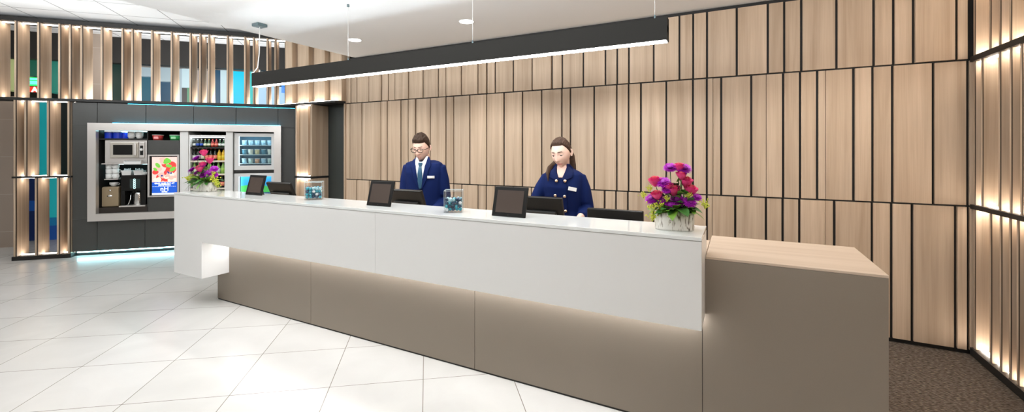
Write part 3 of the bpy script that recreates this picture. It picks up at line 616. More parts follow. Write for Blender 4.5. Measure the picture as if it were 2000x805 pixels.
for nm, rgb, n_, s0, s1, zlo, zhi in (('strawberry', (.72, .05, .045), 11, .035, .075, 0, .75), ('strawberry_slice', (.93, .42, .36), 16, .02, .05, 0, .95), ('cut_fruit', (.93, .80, .62), 9, .02, .04, .0, .5), ('mint_leaf', (.16, .5, .06), 7, .03, .055, .5, .95), ('blueberry', (.03, .06, .22), 4, .012, .02, .05, .4)):
    mb = MB()
    for k in range(n_):
        s = rr.uniform(s0, s1); px = rr.uniform(il+s, ir-s); pz = min(it-s, max(bz+s, bz+(it-bz)*rr.uniform(zlo, zhi))); a = rr.random()*6
        e = .6 if 'leaf' in nm else .85
        mb.prism([(px+s*math.cos(q)*math.cos(a)-s*e*math.sin(q)*math.sin(a), pz+s*math.cos(q)*math.sin(a)+s*e*math.sin(q)*math.cos(a)) for q in [2*PI*i/14 for i in range(14)]], -.0085-.0002*len(lobes)-.00003*k, -.008, 'y')
    lobes.append(mb.build('printed_'+nm, mat('print_'+nm, rgb, .4, emit=.7, ecol=rgb), pic))
MB().box(il, ir, -.008, -.0041, ib+.03, bz).build('blue_panel', mat('poster_blue', (.01, .09, .5), .4, emit=.8, ecol=(.01, .085, .5)), ps)
MB().box(il, ir, -.008, -.0041, ib, ib+.03).build('white_strip', mat('poster_strip', (.7, .75, .85), .4, emit=.7, ecol=(.7, .75, .85)), ps)
M['poster_t'] = mat('poster_lettering', (.9, .92, 1), .4, emit=.9, ecol=(.85, .9, 1)); bh = bz-ib-.03; cxp = (il+ir)/2
for body, s, fz in (('GRAB AND PAY AT', .030, .88), ('RECEPTION', .030, .72), ('nH', .09, .36), ('HOTELS', .020, .10)):
    text_mesh('lettering', body, s, Matrix.Translation((cxp, -.009, ib+.03+bh*fz)) @ UP, M['poster_t'], ps, .001, bold=.0012)
db = MB()
for k in range(22): db.box(cxp-.155+k*.014, cxp-.155+k*.014+rr.uniform(.006, .011), -.0095, -.0085, ib+.03+bh*.585, ib+.03+bh*.61)
db.build('fine_print', 'poster_t', ps)
# open bottle fridge
f0, f1 = tC, tD; fz0, fz1 = fi['b']+.003, kz(405, 264)
fg = kthing('bottle_fridge', 'open fronted drinks fridge with rows of bottles', 'fridge', (f0+f1)/2, -.03, fz0); fw, fh = (f1-f0)/2-.004, fz1-fz0
MB().box(-fw, -fw+.02, 0, .55, 0, fh).box(fw-.02, fw, 0, .55, 0, fh).box(-fw+.02, fw-.02, .53, .55, 0, fh).box(-fw+.02, fw-.02, 0, .53, fh-.03, fh).box(-fw+.02, fw-.02, 0, .53, 0, .03).build('cabinet', 'white', fg)
MB().box(-fw+.021, fw-.021, .50, .529, .03, fh-.03).build('back_lining', 'black', fg)
shz = [kz(405, y)-fz0 for y in (287.5, 314, 340, 368)]
for k, z in enumerate(shz):
    MB().box(-fw+.021, fw-.021, .02, .49, z-.012, z).build('shelf', 'plasticg' if k == 0 else 'white', fg)
    MB().box(-fw+.021, fw-.021, .008, .02, z-.022, z+.004).build('price_rail', 'plasticg' if k == 0 else mat('cream_price_rail', (.75, .68, .55), .5), fg)
MB().box(-fw+.03, fw-.03, .03, .05, fh-.04, fh-.032).build('fridge_light', 'led_fridge', fg)
def bottle(nm, lab, x, z, hh, r, body, label, cap, grp, kind=0, n=-.10):
    t = thing(nm, lab, 'bottle', dpt((f0+f1)/2+x, n, fz0+z), DA, grp)
    prof = ([(0, 0), (r*.92, 0), (r, .008), (r, hh*.5), (r*.9, hh*.6), (r*.42, hh*.78), (r*.36, hh*.96), (0, hh*.96)] if kind == 0 else
            [(0, 0), (r*.9, 0), (r, .01), (r, hh*.3), (r*.9, hh*.42), (r, hh*.55), (r*.85, hh*.72), (r*.4, hh*.88), (r*.4, hh*.95), (0, hh*.95)])
    MB().lathe(prof, seg=16).build('glass_body' if kind == 0 else 'body', body, t)
    MB().lathe([(r*1.01, hh*.16), (r*1.02, hh*.16), (r*1.02, hh*.46), (r*1.01, hh*.46)], seg=16).build('label', label, t)
    MB().lathe([(0, hh*.95), (r*.45, hh*.95), (r*.45, hh), (0, hh)], seg=12).build('cap', cap, t)
def bm_(n, c, r=.15): 
    if n not in M: M[n] = mat(n, c, r)
    return n
for n, c in (('bt_dark', (.012, .018, .01)), ('bt_green', (.01, .05, .015)), ('bt_red', (.25, .015, .012)), ('bt_yellow', (.75, .45, .03)), ('bt_orange', (.8, .3, .05)), ('lb_blue', (.03, .10, .5)), ('lb_cream', (.72, .76, .55)), ('lb_coral', (.85, .25, .18)), ('lb_white', (.75, .78, .74)), ('lb_yellow', (.85, .65, .05)), ('lb_lime', (.35, .6, .1)), ('bt_lime', (.25, .45, .1)), ('cap_gold', (.6, .45, .15)), ('cap_white', (.8, .8, .8)), ('cap_red', (.5, .03, .03)), ('cap_silver', (.6, .62, .6))): bm_(n, c, .4 if n[0] == 'l' else .12)
row1 = [('bt_dark', 'lb_white', 'cap_silver', 'dark beer bottle with white label at the left end of the top fridge shelf'), ('bt_dark', 'lb_blue', 'cap_silver', 'first dark bottle with blue label on the top fridge shelf'), ('bt_dark', 'lb_blue', 'cap_silver', 'second dark bottle with blue label, beside the cream labelled ones'), ('bt_green', 'lb_cream', 'cap_gold', 'left green bottle with cream oval label on the top fridge shelf'), ('bt_green', 'lb_cream', 'cap_gold', 'right green bottle with cream oval label on the top fridge shelf'), ('bt_red', 'lb_coral', 'cap_red', 'left red bottle with coral label on the top fridge shelf'), ('bt_red', 'lb_coral', 'cap_red', 'right red bottle with coral label on the top fridge shelf'), ('bt_green', 'lb_white', 'cap_white', 'green bottle with pale label right of the red bottles'), ('bt_green', 'lb_white', 'cap_white', 'green bottle with pale label at the right end of the top fridge shelf')]
row2 = [('bt_dark', 'lb_white', 'cap_silver', 'dark bottle with white label at the left end of the second fridge shelf'), ('bt_dark', 'lb_white', 'cap_silver', 'dark bottle with white label, second from left on the second fridge shelf'), ('bt_dark', 'lb_cream', 'cap_gold', 'dark bottle with cream label behind the raised pink rose'), ('bt_dark', 'lb_coral', 'cap_red', 'first dark cola bottle with coral label right of the pink rose'), ('bt_dark', 'lb_coral', 'cap_red', 'middle dark cola bottle with coral label on the second fridge shelf'), ('bt_dark', 'lb_coral', 'cap_red', 'dark cola bottle with coral label next to the yellow juice'), ('bt_yellow', 'lb_yellow', 'cap_gold', 'left yellow juice bottle on the second fridge shelf'), ('bt_yellow', 'lb_yellow', 'cap_gold', 'right yellow juice bottle at the end of the second fridge shelf')]
row3 = [('bt_lime', 'lb_cream', 'cap_white', 'pale green bottle at the left end of the third fridge shelf'), ('bt_lime', 'lb_lime', 'cap_white', 'pale green bottle, second from left on the third fridge shelf'), ('bt_green', 'lb_cream', 'cap_gold', 'green bottle with cream label, third from left on the third fridge shelf'), ('bt_lime', 'lb_lime', 'cap_gold', 'lime bottle in the middle of the third fridge shelf'), ('bt_green', 'lb_lime', 'cap_white', 'green bottle right of the middle on the third fridge shelf'), ('bt_lime', 'lb_white', 'cap_red', 'lime bottle with red cap on the third fridge shelf'), ('bt_lime', 'lb_lime', 'cap_red', 'lime bottle at the right end of the third fridge shelf')]
row4 = [('bt_dark', 'lb_coral', 'cap_red', 'dark bottle at the left of the lowest fridge shelf'), ('bt_red', 'lb_cream', 'cap_gold', 'red bottle on the lowest fridge shelf behind the flowers'), ('bt_green', 'lb_lime', 'cap_gold', 'green bottle on the lowest fridge shelf behind the flowers'), ('bt_dark', 'lb_white', 'cap_silver', 'dark bottle with white label low in the fridge beside the right post'), ('bt_dark', 'lb_coral', 'cap_red', 'dark bottle with coral label at the right of the lowest fridge shelf')]
tops_ = [fh-.045]+shz[:3]
for rws, z, zt_, word in ((row1, shz[0], tops_[0], 'top'), (row2, shz[1], tops_[1], 'second'), (row3, shz[2], tops_[2], 'third'), (row4, shz[3], tops_[3], 'lowest')):
    n_ = len(rws); sp = (2*fw-.05)/n_; hh = min(.215, zt_-z-.016)
    for k, (b_, l_, c_, lab) in enumerate(rws):
        bottle('juice_bottle' if 'juice' in lab else 'bottle', lab, -fw+.025+sp*(k+.5), z+.001, hh*(.97 if b_ != 'bt_yellow' else .88), min(.031, sp*.47), b_, l_, c_, f'bottles on the {word} fridge shelf', 1 if b_ == 'bt_yellow' else 0)
# two glass door fridges
M['fr_blue'] = mat('fridge_lining', (.28, .52, .66), .5)
def gfridge(lab, z0, z1):
    a, b = tE+.012, fi['r']-.004; w = (b-a)/2; h = z1-z0
    t = kthing('glass_door_fridge', lab, 'fridge', (a+b)/2, -.055, z0)
    MB().box(-w+.01, -w+.02, .04, .5, .01, h-.01).box(w-.02, w-.01, .04, .5, .01, h-.01).box(-w+.02, w-.02, .48, .5, .01, h-.01).box(-w+.02, w-.02, .04, .48, h-.02, h-.01).box(-w+.02, w-.02, .04, .48, .01, .02).build('cabinet', 'fr_blue', t)
    db = MB(); frame(db, dict(l=-w, r=w, t=h, b=0), dict(l=-w+.062, r=w-.05, t=h-.055, b=.07), -.035, 0); d = db.build('door', 'white', t)
    MB().box(-w+.062, w-.05, .012, .018, .07, h-.055).build('pane', 'fglass', d)
    MB().box(-w+.05, -w+.06, .045, .06, .05, h-.05).build('fridge_light', 'led_fridge', t); MB().box(-w+.06, w-.06, .045, .06, h-.052, h-.044).build('fridge_light', 'led_fridge', t)
    return t, w, h
zg0, zg1 = kz(495, 332), kz(495, 260.5)
gf, gw, gh = gfridge('upper white framed glass door fridge with three shelves of food pots', zg0, zg1)
for k, fz in enumerate((.17, .42, .68)): MB().box(-gw+.021, gw-.021, .07, .475, gh*fz-.008, gh*fz).build('shelf', 'glass' if 0 else mat('pale_glass_shelf', (.8, .9, .92), .2), gf)
rr = random.Random(5); gtc = (tE+.012+fi['r']-.004)/2
shades = [(.45, .68, .8), (.75, .62, .35), (.6, .75, .68), (.10, .28, .36), (.70, .36, .22), (.8, .8, .68)]
words_ = [('left end', 'second from left', 'middle', 'second from right', 'right end')]
for k, (fz, wd) in enumerate(((.17, 'lowest'), (.42, 'middle'), (.68, 'top'))):
    for i in range(5):
        x = -gw+.115+i*(2*gw-.21)/4; c = shades[(i*2+k*3) % 6] if k < 2 else shades[0]
        t = thing('food_pot', f'lidded food pot, {words_[0][i]} of the {wd} shelf in the glass fridge', 'pot', dpt(gtc+x, -.055-.13-.01*rr.random(), zg0+gh*fz+.001), DA, f'food pots on the {wd} shelf of the glass fridge')
        r_ = .038; hh = (.075, .08, .07)[k]
        MB().lathe([(0, 0), (r_*.8, 0), (r_, hh), (0, hh)], seg=18).build('cup', mat('food_pot', c, .35), t); MB().lathe([(0, hh), (r_+.003, hh), (r_+.003, hh+.008), (0, hh+.01)], seg=18).build('lid', 'porcelain', t)
zh1 = kz(495, 338.5); zh0 = fi['b']+.01
g2, gw2, gh2 = gfridge('lower white framed glass door fridge showing a blue and green picture', zh0, zh1)
cbx = MB().box(-gw2+.07, gw2-.06, .10, .13, gh2*.42, gh2-.06).build('picture_board', mat('sky_blue_print', (.02, .3, .6), .4, emit=.5, ecol=(.02, .32, .62)), g2)
MB().prism([(-gw2+.07, gh2*.42), (gw2-.06, gh2*.42), (gw2-.06, gh2*.55), (gw2*.1, gh2*.68), (-gw2+.07, gh2*.62)], .094, .099, 'y').build('green_hill', mat('green_print', (.06, .5, .08), .4, emit=.5, ecol=(.06, .5, .1)), cbx)
MB().prism([(gw2*.0, gh2*.70), (gw2*.18, gh2*.9), (gw2*.34, gh2*.9), (gw2*.2, gh2*.70)], .095, .0985, 'y').build('white_peak', mat('white_print', (.8, .88, .95), .4, emit=.5, ecol=(.8, .9, 1)), cbx)
bx(MB(), tE+.004, fi['r'], -.07, -.05, zh1+.002, zg0-.002).build('fridge_divider', 'plasticg', ki)
# ---------------------------------------------------------------- things on the desk
ZTOP, ZST = 1.1215, .9725
def tablet(label, X, Y, w=.245, hgt=.197, tilt=15, rz=0):
    t = thing('tablet', label, 'tablet', (X, Y, ZTOP), R(rz)); mt = Matrix.Rotation(R(-tilt), 4, 'X')
    MB(mt).rbox(-w/2, w/2, 0, .012, 0, hgt, .005).build('casing', 'plastic', t)
    MB(mt).box(-w/2+.026, w/2-.026, -.0012, .0, .026, hgt-.024).build('display', 'screen', t)
    MB().prism([(.016, 0), (.085, 0), (.08, .008), (.052, hgt*.62), (.046, hgt*.62)], -.05, .05, 'x').build('stand', 'plasticg', t)
    MB(mt).lathe([(0, 0), (.004, 0), (.004, .001), (0, .001)], (0, 0, 0), 12).build('button', 'plasticg', t, loc=(0, -.002, .012))
tablet('black tablet on a stand at the left end of the counter, beside the planter', -4.085, 2.59, .25)
tablet('black tablet on a stand in front of the man in the suit', -2.43, 2.535)
tablet('black tablet on a stand in front of the woman, nearest the lower desk', -1.296, 2.52)
def monitor(label, Xr, w, ztop, ytop, lean, z0=ZST):
    hh = (ztop-z0)/math.cos(R(lean))-.02; X = Xr-w/2
    t = thing('monitor', label, 'monitor', (X, ytop+(ztop-z0)*math.tan(R(lean)), z0)); mt = Matrix.Rotation(R(lean), 4, 'X')
    MB(mt).rbox(-w/2, w/2, 0, .03, .02, hh+.02, .006).build('display_casing', 'plastic', t)
    MB(mt).prism([(-w/2+.035, .05), (w/2-.035, .05), (w/2-.05, hh*.66), (-w/2+.05, hh*.66)], -.028, -.001, 'y').build('back_bulge', 'plasticg', t, bevel=.006)
    vb = MB(mt)
    for k in range(4): vb.box(-w/2+.07, w/2-.07, -.0305, -.027, .07+k*.016, .076+k*.016)
    vb.build('vent', 'plastic', t)
    MB(mt).box(-w/2+.012, w/2-.012, .0301, .0315, .035, hh+.005).build('display', 'screen', t)
    MB().rbox(-.1, .1, -.03, .06, 0, .018, .006).rbox(-.03, .03, .02, .06, .018, .09, .006).build('foot', 'plasticg', t)
xr = lambda x, Y: onY(x, Y)[0]
monitor('black monitor behind the leftmost tablet, seen from its back', xr(564.5, 2.92), .38, onY(550, 2.92, 358.5)[1], 2.92, 24)
monitor('black monitor in front of the man, seen from its back', xr(821.5, 2.92), .36, onY(800, 2.92, 373)[1], 2.92, 22)
monitor('black monitor in front of the woman, seen from its back', xr(1097, 2.92), .36, onY(1070, 2.92, 387)[1], 2.92, 16)
monitor('low wide black monitor with vents between the woman and the right flowers', xr(1256, 2.92), .37, onY(1200, 2.92, 410)[1], 2.92, 4)
# glass cubes filled with blue pebbles
M['gem_teal'] = mat('teal_glass_gem', (.02, .30, .38), .06, coat=.4); M['gem_deep'] = mat('deep_blue_glass_gem', (.005, .05, .12), .06, coat=.4)
M['gem_pale'] = mat('pale_aqua_glass_gem', (.40, .66, .72), .08); M['gem_clear'] = mat('white_glass_gem', (.8, .86, .87), .1)
def cube_vase(px, Y, side, hgt, lab, where, seed):
    X = onY(px, Y)[0]; ang = math.atan2(X, Y)*-1*.85
    t = thing('cube_vase', lab, 'vase', (X, Y, ZTOP), ang); s = side/2; k = .004
    MB().box(-s, s, -s, -s+k, .008, hgt).box(-s, s, s-k, s, .008, hgt).box(-s, -s+k, -s+k, s-k, .008, hgt).box(s-k, s, -s+k, s-k, .008, hgt).build('glass_wall', 'glass', t)
    MB().box(-s, s, -s, s, 0, .008).build('glass_base', 'glass', t)
    rim = MB(); q = .0022
    for a in (-s, s-q*2):
        rim.box(a, a+q*2, -s, s, hgt-q, hgt+q); rim.box(-s, s, a, a+q*2, hgt-q, hgt+q)
    for a in (-s, s-q):
        for b in (-s, s-q): rim.box(a, a+q, b, b+q, .006, hgt)
    rim.build('rim', mat('polished_glass_edge', (.72, .82, .83), .08), t)
    rr = random.Random(seed); n = 5; sp = (side-2*k-.004)/n; r_ = sp*.52; protos = {}
    for lz in range(4):
        for i in range(n):
            for j in range(n):
                if 0 < i < n-1 and 0 < j < n-1 and lz < 3: continue
                if lz == 3 and rr.random() < .25: continue
                kind = rr.choices(('teal', 'deep', 'pale', 'clear'), (4, 5, 2, .8))[0]
                off = .25*sp*(lz % 2)*0
                p = Vector((-s+k+.002+sp*(i+.5)+rr.uniform(-.002, .002), -s+k+.002+sp*(j+.5)+rr.uniform(-.002, .002), .009+r_*.95+rr.uniform(0, .004)+lz*sp*.93))
                if kind not in protos:
                    protos[kind] = MB().ball((0, 0, 0), r_, 2, jit=.22).build('glass_pebble', 'gem_'+kind)
                    o = protos[kind]
                else: o = protos[kind].copy(); COL.objects.link(o)
                o.location = Matrix.Translation((X, Y, ZTOP)) @ Matrix.Rotation(ang, 4, 'Z') @ p
                o.rotation_euler = (rr.random()*6, rr.random()*6, rr.random()*6)
                word = dict(teal='teal', deep='dark blue', pale='pale aqua', clear='white')[kind]
                tag(o, f'{word} glass pebble in the {where} glass cube vase', 'pebble', f'{word} glass pebbles in the {where} glass cube')
cube_vase(614, 2.63, .142, .152, 'clear glass cube vase of blue pebbles between the leftmost and middle tablets', 'left', 1)
cube_vase(886.5, 2.56, .128, .150, 'clear glass cube vase of blue pebbles between the man and the woman', 'right', 2)
# flower arrangements
M['rose'] = mat('pink_rose', (.86, .05, .23), .5, var=.3, vscale=30); M['rose_in'] = mat('coral_rose_heart', (.88, .16, .22), .5); M['aster'] = mat('purple_aster', (.50, .018, .54), .5, var=.3, vscale=80); M['aster_in'] = mat('violet_aster_heart', (.30, .01, .34), .5)
M['leaf'] = mat('green_leaf', (.045, .16, .025), .4, var=.4, vscale=30); M['leaf_lt'] = mat('light_green_leaf', (.17, .34, .04), .4, var=.3, vscale=30); M['lime'] = mat('lime_blossom', (.55, .58, .05), .6); M['stem'] = mat('green_stem', (.06, .14, .03), .5)
def orient(p, d):
    d = Vector(d).normalized(); return Matrix.Translation(p) @ d.to_track_quat('Z', 'Y').to_matrix().to_4x4()
def rose(root, p, d, s, rr):
    m = orient(p, d); mb = MB(m)
    for L_, (n_, r0, r1, h0, h1) in enumerate(((3, .24, .20, 0, 1.25), (4, .40, .36, -.05, 1.22), (5, .56, .56, -.12, 1.12), (5, .62, .84, -.2, .92))):
        for k in range(n_):
            a0 = 2*PI*k/n_+L_*.7; wd = 2*PI/n_*.72
            def f(u, v, a0=a0, wd=wd, r0=r0, r1=r1, h0=h0, h1=h1):
                a = a0+(u-.5)*2*wd*(1-.25*v*v); r_ = (r0*.4+(r1-r0*.4)*math.sin(v*PI*.5))*(1+.10*math.sin(a*3)*v)+(.12 if v > .85 else 0)*(v-.85)*6*(r1)
                return (r_*s*math.cos(a), r_*s*math.sin(a), s*(h0+(h1-h0)*v-.10*(2*u-1)**2*v))
            mb.grid(f, 6, 6, mi=0 if L_ > 1 else 1)
    o = mb.build('rose', ['rose', 'rose_in'], root); return o
def aster(root, p, d, s, rr):
    mb = MB(orient(p, d))
    for ring, (n_, el, ln) in enumerate(((34, -.1, 1.0), (32, .18, 1.0), (30, .42, .98), (26, .68, .92), (22, .95, .82), (14, 1.2, .7))):
        for k in range(n_):
            a = 2*PI*(k+ring*.4)/n_+rr.uniform(-.06, .06); L_ = s*ln*rr.uniform(.92, 1.05); e = el+rr.uniform(-.08, .08); w = s*.085
            ca, sa = math.cos(a), math.sin(a)
            def f(u, v): 
                r_ = L_*v*math.cos(e*(1-.3*v)); z = L_*v*math.sin(e)*.8+.02*s; q = (u-.5)*2*w*(1-(2*v-1)**4)*.9
                return (r_*ca-q*sa, r_*sa+q*ca, z)
            mb.grid(f, 2, 3)
    mb.ball((0, 0, s*.28), s*.42, 2, mi=1, sc=(1, 1, .6))
    return mb.build('aster', ['aster', 'aster_in'], root)
def leafm(mb, p, d, ln, w, droop, rr, mi=0):
    d = Vector(d).normalized(); side = d.cross(Vector((0, 0, 1)));
    side = side.normalized() if side.length > .1 else Vector((1, 0, 0)); up = side.cross(d)
    p = Vector(p); roll = rr.uniform(-.6, .6); sd = side*math.cos(roll)+up*math.sin(roll)
    def f(u, v):
        wv = w*math.sin(PI*min(1, v*.94+.06))**.8*(u-.5)*2
        return p+d*ln*v+sd*wv+up*(.22*abs(wv))-Vector((0, 0, droop*ln*v*v))
    mb.grid(f, 4, 7, mi=mi)
def lime_cluster(root, p, s, rr):
    mb = MB(); p = Vector(p)
    for k in range(34):
        q = Vector((rr.gauss(0, 1), rr.gauss(0, 1), rr.gauss(0, .8)))*s*.42
        mb.ball(p+q, s*rr.uniform(.10, .19), 1); 
        if k % 4 == 0: mb.tube([p+q*.2-Vector((0, 0, s)), p+q], .0012, 5)
    return mb.build('lime_blossom', 'lime', root)
def arrangement(lab, X, Y, rx, ry, hp, ph, roses, asters, limes, nleaf, seed, rect=False, px=F):
    rr = random.Random(seed); t = thing('flower_arrangement', lab, 'flowers', (X, Y, ZTOP), R(12))
    n = 40; e = 4 if rect else 2.2
    def rim(a, k=1): return (rx*k*math.copysign(abs(math.cos(a))**(2/e), math.cos(a)), ry*k*math.copysign(abs(math.sin(a))**(2/e), math.sin(a)))
    mb = MB()
    def f(u, v):
        a = -2*PI*u; 
        pr = ((0, .0), (.97, 0), (1, .01), (1.0, hp*.5), (.99, hp), (.9, hp), (.9, hp*.8), (0, hp*.78))
        k, z = pr[int(round(v*7))]; x, y = rim(a, k*(1+.018*math.sin(a*5)))
        return (x, y, z+(.004*math.sin(a*4+1) if 3 < v*7 < 6 else 0))
    mb.grid(f, n, 7, closeu=True); mb.build('bark_planter', 'bark', t)
    for i in range(nleaf):
        a = 2*PI*i/nleaf+rr.uniform(-.25, .25); x, y = rim(a, rr.uniform(.5, .9)); el = rr.uniform(-.12, .75)
        mb = MB(); L_ = rr.uniform(.06, .12) if not rect else rr.uniform(.08, .16)
        leafm(mb, (x*.6, y*.6, hp*.9+rr.uniform(0, .035)), (math.cos(a)*math.cos(el), math.sin(a)*math.cos(el)*.9, math.sin(el)), L_, L_*(.26 if not rect else .14), rr.uniform(.1, .6), rr)
        mb.build('leaf', 'leaf' if rr.random() < .6 else 'leaf_lt', t)
    for i in range(64 if not rect else 46):          # foliage between the stems
        z = hp+rr.random()**1.3*(ph*.50); x = max(-.95, min(.95, rr.gauss(0, .6)))*rx; z = hp+(z-hp)*(1-.75*abs(x)/rx); x *= 1-.3*z/ph; a = rr.random()*2*PI; el = rr.uniform(.1, 1.0); mb = MB(); L_ = rr.uniform(.045, .075)
        leafm(mb, (x, rr.uniform(-.5, .6)*ry, z), (math.cos(a)*math.cos(el), math.sin(a)*math.cos(el), math.sin(el)), L_, L_*.27, rr.uniform(.1, .5), rr)
        mb.build('leaf', 'leaf' if rr.random() < .72 else 'leaf_lt', t)
    for lst, fn in ((roses, rose), (asters, aster)):
        for x, z, s in lst:
            y = rr.uniform(-.5, .15)*ry if z < ph*.8 else 0
            p = Vector((x, y, z)); d = Vector((x*2.0, -.30+y*2, .34+z*.8)) if fn is aster else Vector((x*1.5, -.16, .6+z))
            s *= 1.3 if fn is rose else 1.32; p = p-d.normalized()*s*(.45 if fn is rose else .1); fl = fn(t, p, d, s, rr); base = Vector((x*.3, y*.2, hp*.8)); b2 = p-d.normalized()*s*.05
            MB().tube([base, (base+b2)/2+Vector((x*.1, 0, .01)), b2], .0028, 6).build('stem', 'stem', t)
    for x, z, s in limes: lime_cluster(t, (x, rr.uniform(-.9, -.2)*ry, z), s, rr)
# offsets measured from the planter's middle, metres
K1 = 2.40/F
def o1(x, y): return ((x-1316)*K1*1.02, (450-y)*K1)
arrangement('pink and purple flower arrangement in oval birch planter at the right end of the counter', -.295, 2.545, .100, .052, .098, .37,
    [(*o1(1281, 358), .030), (*o1(1314, 374), .032), (*o1(1337, 358), .030), (*o1(1345, 374), .031), (*o1(1284, 384), .027), (*o1(1325, 330), .026), (*o1(1304, 366), .024), (*o1(1328, 345), .024)],
    [(*o1(1308.5, 330.5), .031), (*o1(1332.5, 332), .034), (*o1(1296, 359), .032), (*o1(1321, 393), .036), (*o1(1275, 392), .031), (*o1(1290, 392), .03), (*o1(1342, 395), .03), (*o1(1308, 402), .026), (*o1(1302, 372), .024), (*o1(1355, 386), .022)],
    [(*o1(1277, 406), .034), (*o1(1290, 400), .032), (*o1(1260, 382), .022), (*o1(1366, 396), .026), (*o1(1340, 381), .022), (*o1(1301, 388), .02), (*o1(1276, 425), .026), (*o1(1305, 420), .026), (*o1(1270, 370), .02)], 40, 4)
K2 = 4.66/F
def o2(x, y): return ((x-398)*K2*1.0, (373.5-y)*K2)
arrangement('flower arrangement in rectangular birch planter at the left end of the counter', -4.93, 2.60, .128, .05, .098, .40,
    [(*o2(396, 299.5), .036), (*o2(410.5, 314.5), .034), (*o2(391, 330), .040), (*o2(397, 322), .03)],
    [(*o2(378.5, 310.5), .044), (*o2(371, 333), .044), (*o2(398, 322), .028), (*o2(378, 339), .04), (*o2(396, 341), .042), (*o2(411, 339), .042), (*o2(420, 342), .036), (*o2(423, 330), .034), (*o2(404, 336), .034)],
    [(*o2(366, 349), .045), (*o2(431, 352), .045), (*o2(427, 345), .035), (*o2(372, 343), .032), (*o2(438, 358), .035), (*o2(424, 337), .03)], 46, 9, True)
# ---------------------------------------------------------------- the two receptionists
def skin_mat(nm, rgb, lip):
    M[nm] = mat(nm, rgb, .5); M[nm].node_tree.nodes['Principled BSDF'].inputs['Subsurface Weight'].default_value = .08
    M[nm].node_tree.nodes['Principled BSDF'].inputs['Subsurface Radius'].default_value = (.01, .004, .002)
    M[nm+'_lips'] = mat(nm+'_lips', lip, .4)
def rings(mb, rr, seg=40, p=2.5, mi=0):      # loft through (z, halfwidth, halfdepth, y centre)
    def sp(c): return math.copysign(abs(c)**(2/p), c)
    V = [[mb._v((w*sp(math.cos(2*PI*k/seg)), y+d*sp(math.sin(2*PI*k/seg)), z)) for k in range(seg)] for z, w, d, y in rr]
    for a, b in zip(V, V[1:]):
        for k in range(seg):
            f = mb.bm.faces.new((a[k], a[(k+1) % seg], b[(k+1) % seg], b[k])); f.smooth = True; f.material_index = mi
    mb.bm.faces.new(V[0][::-1]); mb.bm.faces.new(V[-1])
def interp(rr, z, i):
    if z <= rr[0][0]: return rr[0][i]
    for a, b in zip(rr, rr[1:]):
        if z <= b[0]:
            t = (z-a[0])/(b[0]-a[0]); return a[i]+(b[i]-a[i])*t
    return rr[-1][i]
def chest(rr, x, z, p=2.5):
    w, d, y = interp(rr, z, 1), interp(rr, z, 2), interp(rr, z, 3)
    q = min(.995, abs(x)/w); return y-d*(1-q**p)**(1/p)
def fuse(mb, name, mats, parent=None, vox=.0045, smooth=3):
    bmesh.ops.recalc_face_normals(mb.bm, faces=mb.bm.faces[:])
    me = bpy.data.meshes.new('tmp'); mb.bm.to_mesh(me); mb.bm.free(); o = bpy.data.objects.new('tmp', me); COL.objects.link(o)
    r_ = o.modifiers.new('r', 'REMESH'); r_.mode = 'VOXEL'; r_.voxel_size = vox; r_.use_smooth_shade = True
    s_ = o.modifiers.new('s', 'SMOOTH'); s_.iterations = smooth; s_.factor = .5
    dg = bpy.context.evaluated_depsgraph_get(); m2 = bpy.data.meshes.new_from_object(o.evaluated_get(dg)); m2.name = name
    bpy.data.objects.remove(o); bpy.data.meshes.remove(me)
    m2.materials.clear()
    for m in mats: m2.materials.append(M[m])
    m2.polygons.foreach_set('material_index', [0]*len(m2.polygons))
    ob = bpy.data.objects.new(name, m2); COL.objects.link(ob); ob.parent = parent
    return ob
def ga(x, s): return math.exp(-(x/s)**2)
def head_pt(d, fem=False):
    x, y, z = d                              # unit direction, face towards -y
    hw, hd, hh = (.071, .092, .114) if fem else (.074, .096, .122)
    X, Y, Z = x*hw, y*hd, z*hh
    if z < .05:                              # jaw
        k = min(1, (.05-z)/1.05)
        X *= 1-(.50 if fem else .42)*k**1.7
        if y > 0: Y *= 1-.55*k
        else: Y *= 1-.10*k
    if y > 0 and z > -.2: Y *= 1.06
    if y < 0:
        fr = max(0, -y)**.7
        Y -= .002*ga(Z-.030, .012)*ga(X, .05)*fr                                     # brow
        for s in (-1, 1):
            Y += .011*ga(X-s*.031, .017)*ga(Z-.010, .013)*fr                          # sockets
            Y -= .004*ga(X-s*.040, .018)*ga(Z+.030, .020)*fr                          # cheeks
        nz = max(0, min(1, (.022-Z)/.055)) if Z > -.034 else max(0, 1-(-.034-Z)/.009)
        Y -= (.022 if fem else .026)*nz*ga(X, .0095+.006*max(0, min(1, (-Z)/.03)))*fr  # nose
        Y -= .007*ga(Z+.059, .0055)*ga(X, .022)*fr+.0075*ga(Z+.070, .006)*ga(X, .018)*fr   # lips
        Y += .003*ga(Z+.0645, .0025)*ga(X, .022)*fr
        Y -= .008*ga(Z+.098, .014)*ga(X, .020)*fr                                    # chin
        Y += .003*ga(Z+.083, .006)*ga(X, .022)*fr
    return Vector((X, Y, Z))
def sph(u, v):
    a = 2*PI*u; b = PI*(v-.5)
    return (math.cos(b)*math.sin(a), -math.cos(b)*math.cos(a), math.sin(b))
